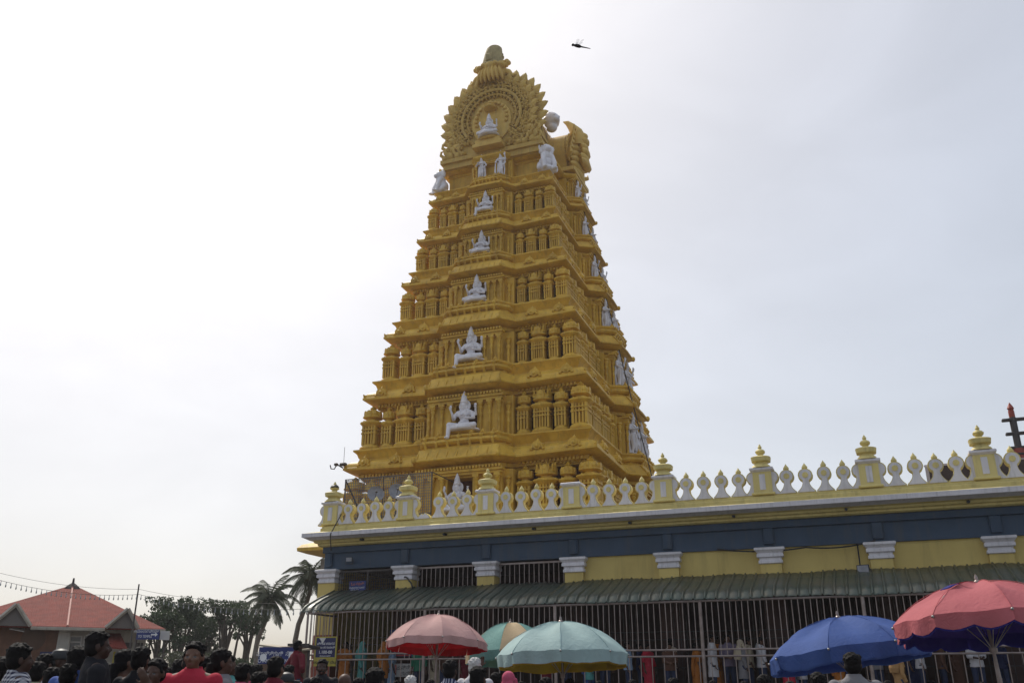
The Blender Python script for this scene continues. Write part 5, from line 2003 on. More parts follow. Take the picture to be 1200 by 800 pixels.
# second roof edge right of the shed, at the barrier end
rq = at_range(352, 757, 30)
mb = MB()
mb.box(-.35, .32, -.2, 1.5, -.05, .06, bev=.02)
mb.box(-.35, .32, -.22, -.201, -.12, .08)
for x in (-.3, .27):
    mb.tube([(x, 0, -.04), (x, 0, -rq.z + .02)], .05, 8)
sh = mb.build('flat_shelter', M['iron'], smooth=False, loc=tuple(rq), rz=YAW)
tag(sh, 'dark flat shelter roof just behind the man with hands on his hips', 'shelter')

# house
RG = 50.0
KX, KZ = RG * .934 / 1051, RG * .873 / 1051
hc = at_range(85, 715, RG)
hc.z = 0
house = empty('red_roofed_house', (hc.x, hc.y, 0), YAW + .31)
house.rotation_euler.z = math.atan2(-hc.x, hc.y)
tag(house, 'brown house with a wide red tiled hip roof and two small gables on its eave', 'house')
hu = Vector((hc.x, hc.y, 0)).normalized()
hr_ = Vector((hu.y, -hu.x, 0))


def HL(px, py, dy=-3.4):
    r = ray(px, py)
    t = (RG + dy) / (r.x * hu.x + r.y * hu.y)
    return r.x * t * hr_.x + r.y * t * hr_.y, r.z * t + EYE


X = lambda px, py=745: HL(px, py)[0]
Z = lambda py: HL(85, py)[1]
tile = mat('red_roof_tiles', (0.23, 0.045, 0.032), (0.17, 0.036, 0.028), rough=.8, spec=.15, scale=2.5, grime=.4, gcol=(0.24, 0.09, 0.07), streak=False, bump=0)
N_ = tile.node_tree
wv = N_.nodes.new('ShaderNodeTexWave')
wv.bands_direction = 'X'
wv.inputs['Scale'].default_value = 3.2
tcn = N_.nodes.new('ShaderNodeTexCoord')
N_.links.new(tcn.outputs['Object'], wv.inputs['Vector'])
wz = N_.nodes.new('ShaderNodeTexWave')
wz.bands_direction = 'Z'
wz.inputs['Scale'].default_value = 4.5
N_.links.new(tcn.outputs['Object'], wz.inputs['Vector'])
ad = N_.nodes.new('ShaderNodeMath')
N_.links.new(wv.outputs[1], ad.inputs[0])
N_.links.new(wz.outputs[1], ad.inputs[1])
bp = N_.nodes.new('ShaderNodeBump')
bp.inputs['Strength'].default_value = .25
bp.inputs['Distance'].default_value = .04
N_.links.new(ad.outputs[0], bp.inputs['Height'])
N_.links.new(bp.outputs[0], N_.nodes['Principled BSDF'].inputs['Normal'])
trim = mat('beige_trim', (0.42, 0.38, 0.32), (0.34, 0.30, 0.25), rough=.7, grime=.4)
brown = mat('brown_wall', (0.17, 0.075, 0.042), (0.13, 0.06, 0.035), rough=.8, grime=.3)
offw = mat('offwhite_wall', (0.46, 0.43, 0.39), (0.38, 0.35, 0.31), rough=.75, grime=.4)
zE, zA = Z(734), HL(85, 687, 1.6)[1]
xl, xr = X(-75), X(193)
yf, yb = -3.4, 6.5
ya = 1.6
ovx = 0
mb = MB()
xa = HL(85, 687, 1.6)[0]
ap0, ap1 = (xa - .25, ya, zA), (xa + .25, ya, zA)
cs_ = [(xl, yf, zE), (xr, yf, zE), (xr, yb, zE), (xl, yb, zE)]
mb.add(cs_ + [ap0, ap1], [(0, 1, 5, 4), (1, 2, 5), (2, 3, 4, 5), (3, 0, 4)])
roof = mb.build('roof', tile, house, smooth=False)
md = roof.modifiers.new('t', 'SOLIDIFY')
md.thickness = .08
for x0_, x1_ in ((X(34), X(122)), (X(160), xr), (xl, X(-12))):
    tr_ = MB()
    tr_.box(x0_, x1_, yf - .06, yf + .06, zE - .16, zE - .02, bev=.02)
    tr_.build('fascia', trim, house, smooth=False)
rt_ = MB()
rt_.tube([(xa, ya - .05, zA + .02), ((xa + X(77)) / 2, (ya + yf) / 2, (zA + zE) / 2 + .04), (X(77), yf, zE + .04)], .05, 6)
rt_.build('hip_flashing', mat('pale_flashing', (0.46, 0.22, 0.18), rough=.7), house)
fn = MB()
fn.rings([[(xa - r, ya - r * .8, z), (xa + r, ya - r * .8, z), (xa + r, ya + r * .8, z), (xa - r, ya + r * .8, z)] for r, z in ((.42, zA - .20), (.30, zA - .02), (.14, zA + .12), (.06, zA + .18), (.04, zA + .42))])
fn.build('roof_finial', M['iron'], house, smooth=False)
for (a, p, b, zp) in ((122, 145, 160, 711.5), (-12, 13, 34, 710)):
    g = MB()
    d = 3.0
    A_, P_, B_ = (X(a), zE - .02), (X(p), Z(zp)), (X(b), zE - .02)
    y0 = yf - .35
    g.add([(A_[0], y0, A_[1]), (P_[0], y0, P_[1]), (B_[0], y0, B_[1]), (A_[0], y0 + d, A_[1]), (P_[0], y0 + d, P_[1]), (B_[0], y0 + d, B_[1])], [(0, 1, 4, 3), (1, 2, 5, 4)], 0)
    go = g.build('gable_roof', tile, house, smooth=False)
    md = go.modifiers.new('t', 'SOLIDIFY')
    md.thickness = .07
    g = MB()
    g.add([(A_[0], y0 + .15, A_[1]), (P_[0], y0 + .15, P_[1]), (B_[0], y0 + .15, B_[1]), (A_[0], y0 + .3, A_[1]), (P_[0], y0 + .3, P_[1]), (B_[0], y0 + .3, B_[1])], [(0, 1, 2), (5, 4, 3), (0, 2, 5, 3)], 0)
    g.build('gable_wall', mat('grey_gable', (0.15, 0.13, 0.12), rough=.8), go, smooth=False)
    g = MB()
    for s_, e_ in ((A_, P_), (P_, B_)):
        g.tube([(s_[0], y0 - .03, s_[1]), (e_[0], y0 - .03, e_[1])], .085, 4)
    g.build('barge_board', trim, go, smooth=False)
w_ = MB()
w_.box(xl + .6, X(68), yf + .7, yb - .6, 0, zE - .05, 0)
w_.box(X(68), X(82), yf + .5, yb - .6, 0, zE - .05, 1)
w_.box(X(82), X(118), yf + 1.0, yb - .6, 0, zE - .05, 1)
w_.box(X(118), xr - .7, yf + 1.2, yb - .6, 0, zE - .05, 1)
w_.box(X(50), X(69), yf + .55, yf + .69, 0, Z(763), 2)
w_.build('wall', [brown, offw, M['sign_navy']], house, smooth=False)
emb = MB()
emb.lathe([(.50, 0), (.50, .06)], n=24, T=Matrix.Translation((X(39), yf + .70, Z(748))) @ Matrix.Rotation(PI / 2, 4, 'X'))
emb.lathe([(.34, 0), (.34, .09)], n=20, T=Matrix.Translation((X(39), yf + .70, Z(748))) @ Matrix.Rotation(PI / 2, 4, 'X'))
emb.build('wall_roundel', mat('dark_roundel', (0.10, 0.05, 0.03), rough=.7), house)
win = MB()
for px0, px1, py0, py1 in ((82, 97, 743, 762), (99, 112, 743, 762)):
    for b_ in ((px0, px0 + 1.5, py0, py1), (px1 - 1.5, px1, py0, py1), (px0 + 1.51, px1 - 1.51, py0, py0 + 1.6), (px0 + 1.51, px1 - 1.51, py0 + 7, py0 + 8.6)):
        win.box(X(b_[0]), X(b_[1]), yf + .9, yf + .998, Z(b_[3]), Z(b_[2]))
wf2 = win.build('window', mat('window_frame', (0.5, 0.47, 0.44), rough=.6), house, smooth=False)
win = MB()
for px0, px1, py0, py1 in ((83.4, 95.6, 744.5, 762), (100.4, 110.6, 744.5, 762)):
    win.box(X(px0), X(px1), yf + .97, yf + .996, Z(py1), Z(py0))
win.build('pane', mat('dim_glass', (0.16, 0.15, 0.15), rough=.15, bump=0), wf2, smooth=False)
wb = MB()
wb.add([(X(9), yf + .2, Z(738)), (X(27), yf + .2, Z(741)), (X(27), yf + .65, Z(737)), (X(12), yf + .65, Z(736))], [(0, 1, 2, 3)])
ob = wb.build('skylight_sheet', M['sign_white'], house, smooth=False)
md = ob.modifiers.new('t', 'SOLIDIFY')
md.thickness = .03
# porch on the right: lower red roof, yellow-white shutters
po = MB()
po.add([(X(126), yf - .9, Z(757)), (X(150), yf - .9, Z(759)), (X(142), yf + 1.1, Z(739)), (X(128), yf + 1.1, Z(739))], [(0, 1, 2, 3)])
p_ = po.build('porch_roof', tile, house, smooth=False)
md = p_.modifiers.new('t', 'SOLIDIFY')
md.thickness = .08
po = MB()
po.box(X(137), X(139.5), yf + .9, yf + 1.19, 0, Z(761.5), 0)
for i in range(5):
    po.box(X(140 + i * 3), X(141.4 + i * 3), yf + 1.05, yf + 1.19, 0, Z(762), 1)
po.build('shutter', [M['sign_yellow'], offw], p_, smooth=False)
po = MB()
po.box(X(149), X(158), yf + 1.1, yf + 1.197, Z(757), Z(750), 0)
po.box(X(163), X(167), yf + 1.1, yf + 1.197, Z(757), Z(750), 0)
po.box(X(168.5), X(171), yf + 1.1, yf + 1.197, Z(757), Z(750), 0)
po.build('vent_window', M['iron'], house, smooth=False)
# small red-capped tower behind
cz = MB()
cz.box(X(143), X(169), yb - 3, yb - .6, zE, Z(718), 0)
c_o = cz.build('roof_turret', offw, house, smooth=False)
cz = MB()
cz.rings([[(X(142), yb - 3.2, Z(717)), (X(171), yb - 3.2, Z(717)), (X(171), yb - .4, Z(717)), (X(142), yb - .4, Z(717))], [(X(156) - .03, yb - 1.9, Z(703.5)), (X(156) + .03, yb - 1.9, Z(703.5)), (X(156) + .03, yb - 1.8, Z(703.5)), (X(156) - .03, yb - 1.8, Z(703.5))]])
cz.build('turret_cap', tile, c_o, smooth=False)

# direction board beside the house
e, w, h = board('direction_board', 160, 737, 187, 749, 44, 'blue direction board with a white arrow on the right end of the red-roofed house', M['sign_blue'])
text('ದೇವಾಲಯದ ಪ್ರವೇಶ', .15, M['lettering'], e, (-.08, -.018, .13), sx=.8)
text('TO TEMPLE', .15, M['lettering'], e, (-.12, -.018, -.08), sx=.8)
ar = MB()
ar.prism([(-.16, .03), (.02, .03), (.02, .09), (.13, 0), (.02, -.09), (.02, -.03), (-.16, -.03)], -.022, -.016)
a_o = ar.build('arrow', M['lettering'], e, smooth=False)
a_o.location = (w / 2 - .2, 0, 0)
lp = MB()
lp.tube([(-w / 2, .05, h / 2), (-w / 2, .05, -at_range(170, 743, 44).z + .02)], .04, 8)
lp.build('post', M['iron'], e)
e, w, h = board('white_board', 188, 739, 198.5, 749.5, 44.2, 'plain white notice board right beside the blue direction board', M['sign_white'])
lp = MB()
lp.tube([(0, .06, -h / 2), (0, .06, -at_range(193, 743, 44).z + .02)], .035, 8)
lp.build('post', M['iron'], e)

# ================================================================== TREES
def leafmat(name, c, c2):
    N = NT(name)
    oi = N.n('ShaderNodeTexNoise')
    oi.inputs['Scale'].default_value = 1.1
    tc = N.n('ShaderNodeTexCoord')
    N.l(tc.outputs['Object'], oi.inputs['Vector'])
    mx = N.n('ShaderNodeMix', data_type='RGBA')
    mx.inputs[6].default_value = (*c, 1)
    mx.inputs[7].default_value = (*c2, 1)
    N.l(oi.outputs[0], mx.inputs[0])
    N.l(mx.outputs[2], N.b.inputs['Base Color'])
    N.b.inputs['Roughness'].default_value = .55
    N.b.inputs['Specular IOR Level'].default_value = .25
    tr = N.n('ShaderNodeBsdfTranslucent')
    N.l(mx.outputs[2], tr.inputs['Color'])
    ms = N.n('ShaderNodeMixShader')
    ms.inputs[0].default_value = .25
    N.l(N.b.outputs[0], ms.inputs[1])
    N.l(tr.outputs[0], ms.inputs[2])
    N.l(ms.outputs[0], N.out.inputs['Surface'])
    return N.mat


LEAF1 = leafmat('dark_foliage', (0.030, 0.052, 0.022), (0.055, 0.080, 0.030))
LEAF2 = leafmat('dry_foliage', (0.050, 0.058, 0.035), (0.075, 0.080, 0.045))
FROND = leafmat('palm_frond', (0.045, 0.062, 0.032), (0.075, 0.085, 0.045))


def tree(px, py_top, py_low, wpx, rg, seed, label, lm=None, n=5200, gap=.55):
    base = at_range(px, (py_top + py_low) / 2, rg)
    base.z = 0
    top = at_range(px, py_top, rg).z
    low = at_range(px, py_low, rg).z
    k = rg * .934 / 1051
    rx = wpx * k / 2
    rnd = random.Random(seed)
    t = empty('tree', (base.x, base.y, 0))
    tag(t, label, 'tree', 'leafy trees behind the plaza')
    tk = MB()
    cl = []
    hgt = top
    fork = low * .75
    tk.tube([(0, 0, 0), (.05, 0, fork * .5), (-.03, .05, fork)], [.30, .24, .20], 9)
    for i in range(3):
        a = 2.1 * i + seed
        tk.tube([(.1 * math.cos(a), .1 * math.sin(a), 0), (.5 * rx * math.cos(a) * .5, .5 * rx * math.sin(a), low * .6), (rx * .55 * math.cos(a), rx * .55 * math.sin(a), (low + top) / 2)], [.16, .12, .05], 7)
    for i in range(9):
        a = 2 * PI * i / 9 + rnd.uniform(-.3, .3)
        r_ = rx * rnd.uniform(.35, .85)
        zz = low + (top - low) * rnd.uniform(.25, .92)
        p1 = Vector((r_ * .35 * math.cos(a), r_ * .35 * math.sin(a), fork + (zz - fork) * .5))
        p2 = Vector((r_ * math.cos(a), r_ * math.sin(a), zz))
        tk.tube([(0, 0, fork * .92), p1, p2], [.13, .09, .035], 7)
        cl.append((p2, rnd.uniform(.22, .40) * rx + .15))
        for q in range(2):
            p3 = p2 + Vector((rnd.uniform(-1, 1), rnd.uniform(-1, 1), rnd.uniform(-.5, .8))) * rx * .38
            tk.tube([p1.lerp(p2, .5), p3], [.05, .02], 6)
            cl.append((p3, rnd.uniform(.16, .32) * rx + .12))
    for i in range(10):
        a = rnd.uniform(0, 2 * PI)
        r_ = rx * rnd.uniform(.2, .95)
        cl.append((Vector((r_ * math.cos(a), r_ * math.sin(a), low + (top - low) * rnd.uniform(.1, .95))), rnd.uniform(.2, .38) * rx))
    tk.build('trunk', M['bark'], t)
    lf = MB()
    vs, fs = [], []
    for i in range(n):
        c, r_ = cl[rnd.randrange(len(cl))]
        d = Vector((rnd.gauss(0, 1), rnd.gauss(0, 1), rnd.gauss(0, .8)))
        d = d.normalized() * r_ * (rnd.random() ** .45)
        p = c + d
        if p.z > top or p.z < low * .7:
            continue
        if noise.noise(p * (1.9 / max(.6, rx * .35)) + Vector((seed, 0, 0))) < -.12 - .15 * (1 - gap):
            continue
        s = rnd.uniform(.07, .15) * (rg / 75)
        u = Vector((rnd.gauss(0, 1), rnd.gauss(0, 1), rnd.gauss(0, 1))).normalized()
        w = u.cross(Vector((rnd.gauss(0, 1), rnd.gauss(0, 1), rnd.gauss(0, 1)))).normalized()
        o = len(vs)
        vs += [p - u * s, p + w * s * .5, p + u * s, p - w * s * .5]
        fs.append((o, o + 1, o + 2, o + 3))
    lf.add(vs, fs)
    lf.build('crown', lm or LEAF1, t, smooth=False)
    return t


tree(213, 700, 766, 68, 78, 1, 'tallest dense dark tree left of the middle of the tree group', n=10500, gap=.6)
tree(189, 712, 770, 44, 74, 2, 'dark bushy tree directly right of the red-roofed house', n=6000, gap=.6)
tree(268, 703, 744, 54, 80, 3, 'airy tree with bare forked trunks showing, left of the coconut palm', n=4200, gap=.1)
tree(243, 722, 768, 34, 82, 4, 'lower thin tree between the two big crowns', lm=LEAF2, n=2400, gap=.3)
tree(293, 713, 752, 34, 84, 5, 'narrow tree half behind the coconut palm', n=2600, gap=.2)
tree(222, 764, 788, 76, 70, 6, 'low dusty bush at the foot of the tall trees', lm=LEAF2, n=3600)
tree(282, 771, 790, 50, 72, 8, 'low green bush below the airy tree', lm=LEAF1, n=2200)


def palm(px, py, rg, fl, seed, label, nf=26):
    c = at_range(px, py, rg)
    rnd = random.Random(seed)
    t = empty('coconut_palm', (c.x, c.y, 0))
    tag(t, label, 'palm tree')
    tk = MB()
    hgt = c.z
    pts = [(.5 * math.sin(q * 1.1) * .6, .1 * q, hgt * q / 8) for q in range(9)]
    off = Vector(pts[-1])
    pts = [(x - off.x, y - off.y, z) for x, y, z in pts]
    tk.tube(pts, [.20 - .010 * q for q in range(9)], 9)
    for q in range(34):
        f = q / 34 * 8
        i = min(7, int(f))
        p = Vector(pts[i]).lerp(Vector(pts[i + 1]), f - i)
        tk.lathe([(.20 - .0012 * q * 8 / 3, -.03), (.225 - .0012 * q * 8 / 3, 0), (.20 - .0012 * q * 8 / 3, .03)], c=tuple(p), n=9)
    tk.build('trunk', M['palmbark'], t)
    fr = MB()
    vs, fs = [], []
    for i in range(nf):
        a = 2.399963 * i + rnd.uniform(-.2, .2)
        el = 1.25 - 1.9 * (i / nf) + rnd.uniform(-.12, .12)
        L = fl * rnd.uniform(.85, 1.08)
        p = Vector((0, 0, hgt))
        d = Vector((math.cos(a) * math.cos(el), math.sin(a) * math.cos(el), math.sin(el)))
        side = Vector((-math.sin(a), math.cos(a), 0))
        path = [p.copy()]
        ns = 26
        for k in range(ns):
            d = (d + Vector((0, 0, -.062 - .02 * (k / ns)))).normalized()
            p = p + d * L / ns
            path.append(p.copy())
            if k < 3:
                continue
            ll = fl * .27 * math.sin(PI * min(1, .22 + .80 * k / ns)) ** .7
            up = side.cross(d).normalized()
            for sg in (-1, 1):
                for q in (0, .5):
                    b = path[-2].lerp(p, q)
                    droop = .55 + .35 * rnd.random()
                    tip = b + (side * sg * .75 + d * .62 - Vector((0, 0, droop)) * .75).normalized() * ll * rnd.uniform(.8, 1.1)
                    mid = b.lerp(tip, .5) + up * .03
                    wd = d * .017 * rg / 60
                    o = len(vs)
                    vs += [b - wd, b + wd, mid + wd * 1.2, tip, mid - wd * 1.2]
                    fs.append((o, o + 1, o + 2, o + 3, o + 4))
        fr.tube(path[::4] + [path[-1]], [.05 - .006 * q for q in range(len(path[::4]) + 1)], 5)
    fr.add(vs, fs)
    fr.build('crown', FROND, t, smooth=False)
    nt = MB()
    for i in range(9):
        a = i * .7
        nt.ell((.28 * math.cos(a), .28 * math.sin(a), hgt - .25 - .1 * (i % 3)), (.13, .13, .16), n=8, k=6)
    nt.build('coconut', mat('coconut', (0.10, 0.09, 0.03), rough=.6), t)
    return t


palm(316, 700, 68, 2.6, 3, 'coconut palm with a full drooping crown, standing clear left of the hall')
palm(364, 674, 58, 2.3, 9, 'coconut palm partly hidden behind the left corner of the hall')

# ================================================================== WIRES, FESTOON, POLES
def wire(name, pts, r, label, cat, m=None, sag=0.0, bulbs=0):
    path = []
    for i in range(len(pts) - 1):
        a, b = Vector(pts[i]), Vector(pts[i + 1])
        n = 14
        for q in range(n + (1 if i == len(pts) - 2 else 0)):
            t = q / n
            path.append(a.lerp(b, t) - Vector((0, 0, sag * 4 * t * (1 - t))))
    mb = MB()
    mb.tube(path, r, 5)
    o = mb.build(name, m or M['cable'])
    tag(o, label, cat)
    if bulbs:
        bm_ = MB()
        bm_.tube([(0, 0, 0), (0, 0, -.10)], .012, 5)
        bm_.ell((0, 0, -.14), (.024, .024, .055), n=7, k=5)
        bme = bm_.mesh('bulb', mat('clear_bulb', (0.30, 0.31, 0.32), rough=.2, bump=0))
        finish(bme)
        L = len(path) - 1
        for q in range(bulbs):
            f = L * (q + .5) / bulbs
            i = int(f)
            link('bulb', bme, o, path[i].lerp(path[min(L, i + 1)], f - i))
    return o


wire('festoon', [at_range(-20, 674, 38), at_range(163, 696, 40), at_range(372, 712, 31)], .007, 'string of small bulbs sagging across the sky over the red roof', 'string lights', sag=.25, bulbs=64)
wire('wire', [at_range(-20, 666, 39), at_range(163, 690, 40.1), at_range(372, 706, 31)], .006, 'thin bare wire above the string of bulbs', 'wire', sag=.2)
pq = at_range(163, 684, 40)
mb = MB()
mb.tube([(0, 0, 0), (0, 0, pq.z)], [.045, .028], 8)
tag(mb.build('wire_pole', M['iron'], loc=(pq.x, pq.y, 0)), 'thin dark pole carrying the string of bulbs, between the red roof and the trees', 'pole')
wire('cable', [(XC + AA[6] + .4, YCT - .8, ZT + .5), (XC + AA[4] + 1.2, YCT - .6, ZC[3]), (XC + AA[0] + 1.35, YCT - 2.0, ZC[0] - 1.0)], .028, 'black cable running down the right side of the tower', 'cable', sag=.15)
cx = at_Y(388, 622, HY - .85)
wire('cable', [at_Y(400, 602, HY - .3), at_Y(387, 626, HY - .86), at_Y(388, 645, HY - .5)], .02, 'dark cable hanging over the cornice at the left corner of the hall', 'cable')
wire('cable', [(PX[4] + 1.6, HY - .13, 5.44), (PX[5] + 1.1, HY - .13, 5.36), (PX[6] - .1, HY - .13, 5.46)], .025, 'black cable sagging along the bottom of the blue frieze', 'cable', sag=.10)
wire('cable', [(PX[6] - .62, HY + .05, 5.44), (PX[6] - .62, HY - .05, 4.66)], .022, 'straight black cable hanging down the yellow wall to the flood lamp', 'cable')
wire('cable', [(PX[1] + .1, HY - .2, 5.0), (PX[1] + .35, HY - .3, 4.85), (PX[1] + .5, HY - .3, 4.6)], .03, 'thick dark cable looped beside the second capital from the left', 'cable', sag=-.05)


def floodlight(p, rz, label, s=1.0):
    f = empty('floodlight', p, rz)
    tag(f, label, 'floodlight')
    mb = MB()
    mb.rings([[(-.16 * s, 0, -.11 * s), (.16 * s, 0, -.11 * s), (.16 * s, 0, .11 * s), (-.16 * s, 0, .11 * s)], [(-.12 * s, .16 * s, -.08 * s), (.12 * s, .16 * s, -.08 * s), (.12 * s, .16 * s, .08 * s), (-.12 * s, .16 * s, .08 * s)]])
    mb.build('housing', M['black'], f, smooth=False)
    g = MB()
    g.box(-.14 * s, .14 * s, -.012, -.003, -.09 * s, .09 * s)
    g.build('lens', M['dish'], f, smooth=False)
    b = MB()
    b.tube([(-.18 * s, .06, 0), (-.18 * s, .06, -.2 * s), (.18 * s, .06, -.2 * s), (.18 * s, .06, 0)], .014, 5)
    b.build('bracket', M['iron'], f)
    return f


floodlight((PX[0] + 1.0, HY - .25, 5.72), .2, 'small black flood lamp on the blue frieze near the left corner', .75)
floodlight((PX[6] - .55, HY - .35, 4.62), -.3, 'grey flood lamp lying on the canopy below the hanging cable', 1.15)

# lamp bracket on the left corner of the lowest cornice of the tower
lb = at_Y(402, 548, YCT - BB[0] - .1)
mb = MB()
mb.tube([(0, 0, 0), (-.25, -.1, .15), (-.35, -.12, .12)], .04, 6)
mb.tube([(-.35, -.12, .12), (-.45, -.12, -.05), (-.65, -.12, -.02), (-.72, -.12, .18)], .03, 6)
mb.box(-.46, -.28, -.2, 0, .12, .26, bev=.03)
mb.box(-.12, .22, -.2, .05, .10, .24, bev=.03)
mb.tube([(.05, -.05, .2), (.05, -.05, 1.1)], .012, 5)
tag(mb.build('lamp_bracket', M['iron'], loc=tuple(lb)), 'dark lamp bracket with a thin aerial on the left corner of the lowest tower cornice', 'lamp bracket')

# mesh cage and round dishes on the hall roof, left
ca = at_Y(405, 562, 35.5)
cb = at_Y(505, 606, 35.5)
cage = empty('mesh_cage', (ca.x, 35.5, 6.6))
tag(cage, 'dark wire mesh cage on the hall roof, in front of the tower at left', 'cage')
w_, h_ = cb.x - ca.x, ca.z - 6.6
fm_ = MB()
for x in (0, w_ * .45, w_):
    fm_.tube([(x, 0, 0), (x, 0, h_)], .022, 6)
fm_.tube([(0, 0, h_), (w_, 0, h_)], .022, 6)
fm_.tube([(0, 0, h_ * .5), (w_, 0, h_ * .5)], .03, 6)
fm_.tube([(0, 0, h_), (w_ * .3, 0, h_ * .35)], .035, 6)
fm_.tube([(w_, 0, h_), (w_, 2.2, h_)], .022, 6)
fm_.build('cage_frame', M['iron'], cage)
ms_ = MB()
for i in range(46):
    x = w_ * (i + .5) / 46
    ms_.box(x - .011, x + .011, -.01, .01, 0, h_)
for i in range(30):
    z = h_ * (i + .5) / 30
    ms_.box(0, w_, .011, .03, z - .009, z + .009)
ms_.build('wire_mesh', mat('galvanised_wire', (0.22, 0.21, 0.20), rough=.5, metal=.4, bump=0), cage, smooth=False)
for px, py, lab in ((440, 580, 'grey round dish on the hall roof, the left one behind the balusters'), (465, 577, 'grey round dish on the hall roof, the right one touching the second parapet post')):
    dq = at_Y(px, py, 33.0)
    d = empty('dish', (dq.x, 33.0, 6.6), .6)
    tag(d, lab, 'dish', 'round dishes on the hall roof')
    mb = MB()
    mb.lathe([(.02, .0), (.22, .03), (.30, .08), (.34, .14), (.35, .15), (.335, .14), (.29, .09), (.2, .05), (.01, .03)], n=24, T=Matrix.Translation((0, 0, dq.z - 6.6)) @ Matrix.Rotation(R(75), 4, 'X'), cap0=False, cap1=False)
    mb.build('reflector', M['dish'], d)
    mb = MB()
    mb.tube([(0, .1, 0), (0, .08, dq.z - 6.6)], .03, 6)
    mb.tube([(0, -.02, dq.z - 6.7), (0, -.4, dq.z - 6.55)], .012, 5)
    mb.ell((0, -.42, dq.z - 6.54), .05, n=8, k=6)
    mb.build('mount', M['iron'], d)

# brown roofed pavilion and three-armed flag mast behind the parapet, right
bq = at_Y(1090, 560, 40)
bt = at_Y(1095, 546, 40)
pv = empty('brown_pavilion', (bq.x + 4, 42, 0))
tag(pv, 'dark brown sheet roof showing between the balusters at the right end', 'pavilion')
mb = MB()
for i in range(60):
    x = -4 + i * .2
    mb.tube([(x, -2, bt.z - .05), (x, 0, bt.z + .45)], .045, 5)
mb.add([(-4, -2, bt.z), (8, -2, bt.z), (8, 0, bt.z + .5), (-4, 0, bt.z + .5), (-4, -2, bt.z - .6), (8, -2, bt.z - .6), (8, 0, bt.z - .6), (-4, 0, bt.z - .6)], [(0, 1, 2, 3), (0, 4, 5, 1), (1, 5, 6, 2), (2, 6, 7, 3), (3, 7, 4, 0), (7, 6, 5, 4)])
mb.build('roof', mat('brown_sheet', (0.055, 0.028, 0.018), (0.04, 0.02, 0.015), rough=.5, grime=.3), pv, smooth=False)
mb = MB()
for x in (-3.7, -1.2, 1.3, 3.8, 6.3):
    mb.tube([(x, -1.8, 0), (x, -1.8, bt.z - .58)], .09, 8)
mb.build('post', M['iron'], pv)
mp = at_Y(1184, 478, 45)
ma = empty('flag_mast', (mp.x + .0, 45, 0))
tag(ma, 'red and black banded temple flag mast with three horizontal boards pointing right', 'flag mast')
H = mp.z
mred = mat('mast_red', (0.36, 0.06, 0.035), (0.28, 0.045, 0.03), rough=.5)
mb = MB()
z = 0
mb.lathe([(.55, 0), (.55, .5), (.32, .8), (.24, 1.2), (.22, H - 4.2)], n=14)
for i in range(8):
    zz = H - 4.2 + i * .28
    mb.lathe([(.20, 0), (.26, .04), (.26, .1), (.20, .14)], c=(0, 0, zz), n=14, m=i % 2)
segs = [(H - 4.2, H - 3.3, .21, 0), (H - 3.298, H - 2.5, .20, 1), (H - 2.498, H - 1.9, .23, 0), (H - 1.898, H - .45, .15, 1), (H - .448, H - .12, .13, 0)]
for a, b, r_, m_ in segs:
    mb.lathe([(r_ * .95, 0), (r_, .06), (r_, b - a - .08), (r_ * .95, b - a)], c=(0, 0, a), n=14, m=m_)
mb.lathe([(.09, -.12), (.15, -.02), (.11, .08), (.02, .25)], c=(0, 0, H), n=12, m=0)
mb.build('mast', [mred, M['iron']], ma)
for i, zz in enumerate((H - .55, H - 1.2, H - 1.85)):
    mb = MB()
    mb.box(-.45 + .05 * i, 2.5, -.14, .14, zz - .055, zz + .055, bev=.02)
    if i:
        pass
    mb.build('board', M['iron'], ma, smooth=False)
mb = MB()
for x in (.75, 1.6, 2.35):
    mb.tube([(x, 0, H - 1.95), (x, 0, H - .45)], .045, 8)
    mb.lathe([(.10, 0), (.13, .06), (.05, .14), (.09, .2), (.02, .3)], c=(x, 0, H - .48), n=10)
    mb.lathe([(.01, -.3), (.08, -.18), (.1, -.02)], c=(x, 0, H - 1.9), n=10)
mb.build('strut', M['iron'], ma)

# dragonfly in the air
dq = at_range(681, 55, 1.9)
dist = (dq - Vector((0, 0, EYE))).length
L = 21 / 1051 * dist * 1.02
df = empty('dragonfly', tuple(dq), YAW)
df.scale = (L, L, L)
tag(df, 'dark dragonfly with clear wings flying near the tower top', 'dragonfly')
mb = MB()
a0 = R(-14)
ca_, sa_ = math.cos(a0), math.sin(a0)
def dp(t, o=0):
    return (ca_ * t - sa_ * o, 0, sa_ * t + ca_ * o)
mb.ell(dp(-.44, .01), (.075, .085, .07))
mb.tube([dp(-.40), dp(-.30, .01), dp(-.18, .015), dp(-.06), dp(0)], [.04, .085, .10, .085, .045], 10)
mb.tube([dp(-.02), dp(.15), dp(.35), dp(.5)], [.045, .035, .028, .018], 8)
me = sculpt(mb, 'insect_body', mat('insect_dark', (0.02, 0.012, 0.014), rough=.4, bump=0), .014, 1)
link('insect_body', me, df)
Nw = NT('insect_wing')
tb = Nw.n('ShaderNodeBsdfTransparent')
msx = Nw.n('ShaderNodeMixShader')
msx.inputs[0].default_value = .12
Nw.b.inputs['Base Color'].default_value = (.35, .37, .36, 1)
Nw.l(tb.outputs[0], msx.inputs[1])
Nw.l(Nw.b.outputs[0], msx.inputs[2])
Nw.l(msx.outputs[0], Nw.out.inputs['Surface'])
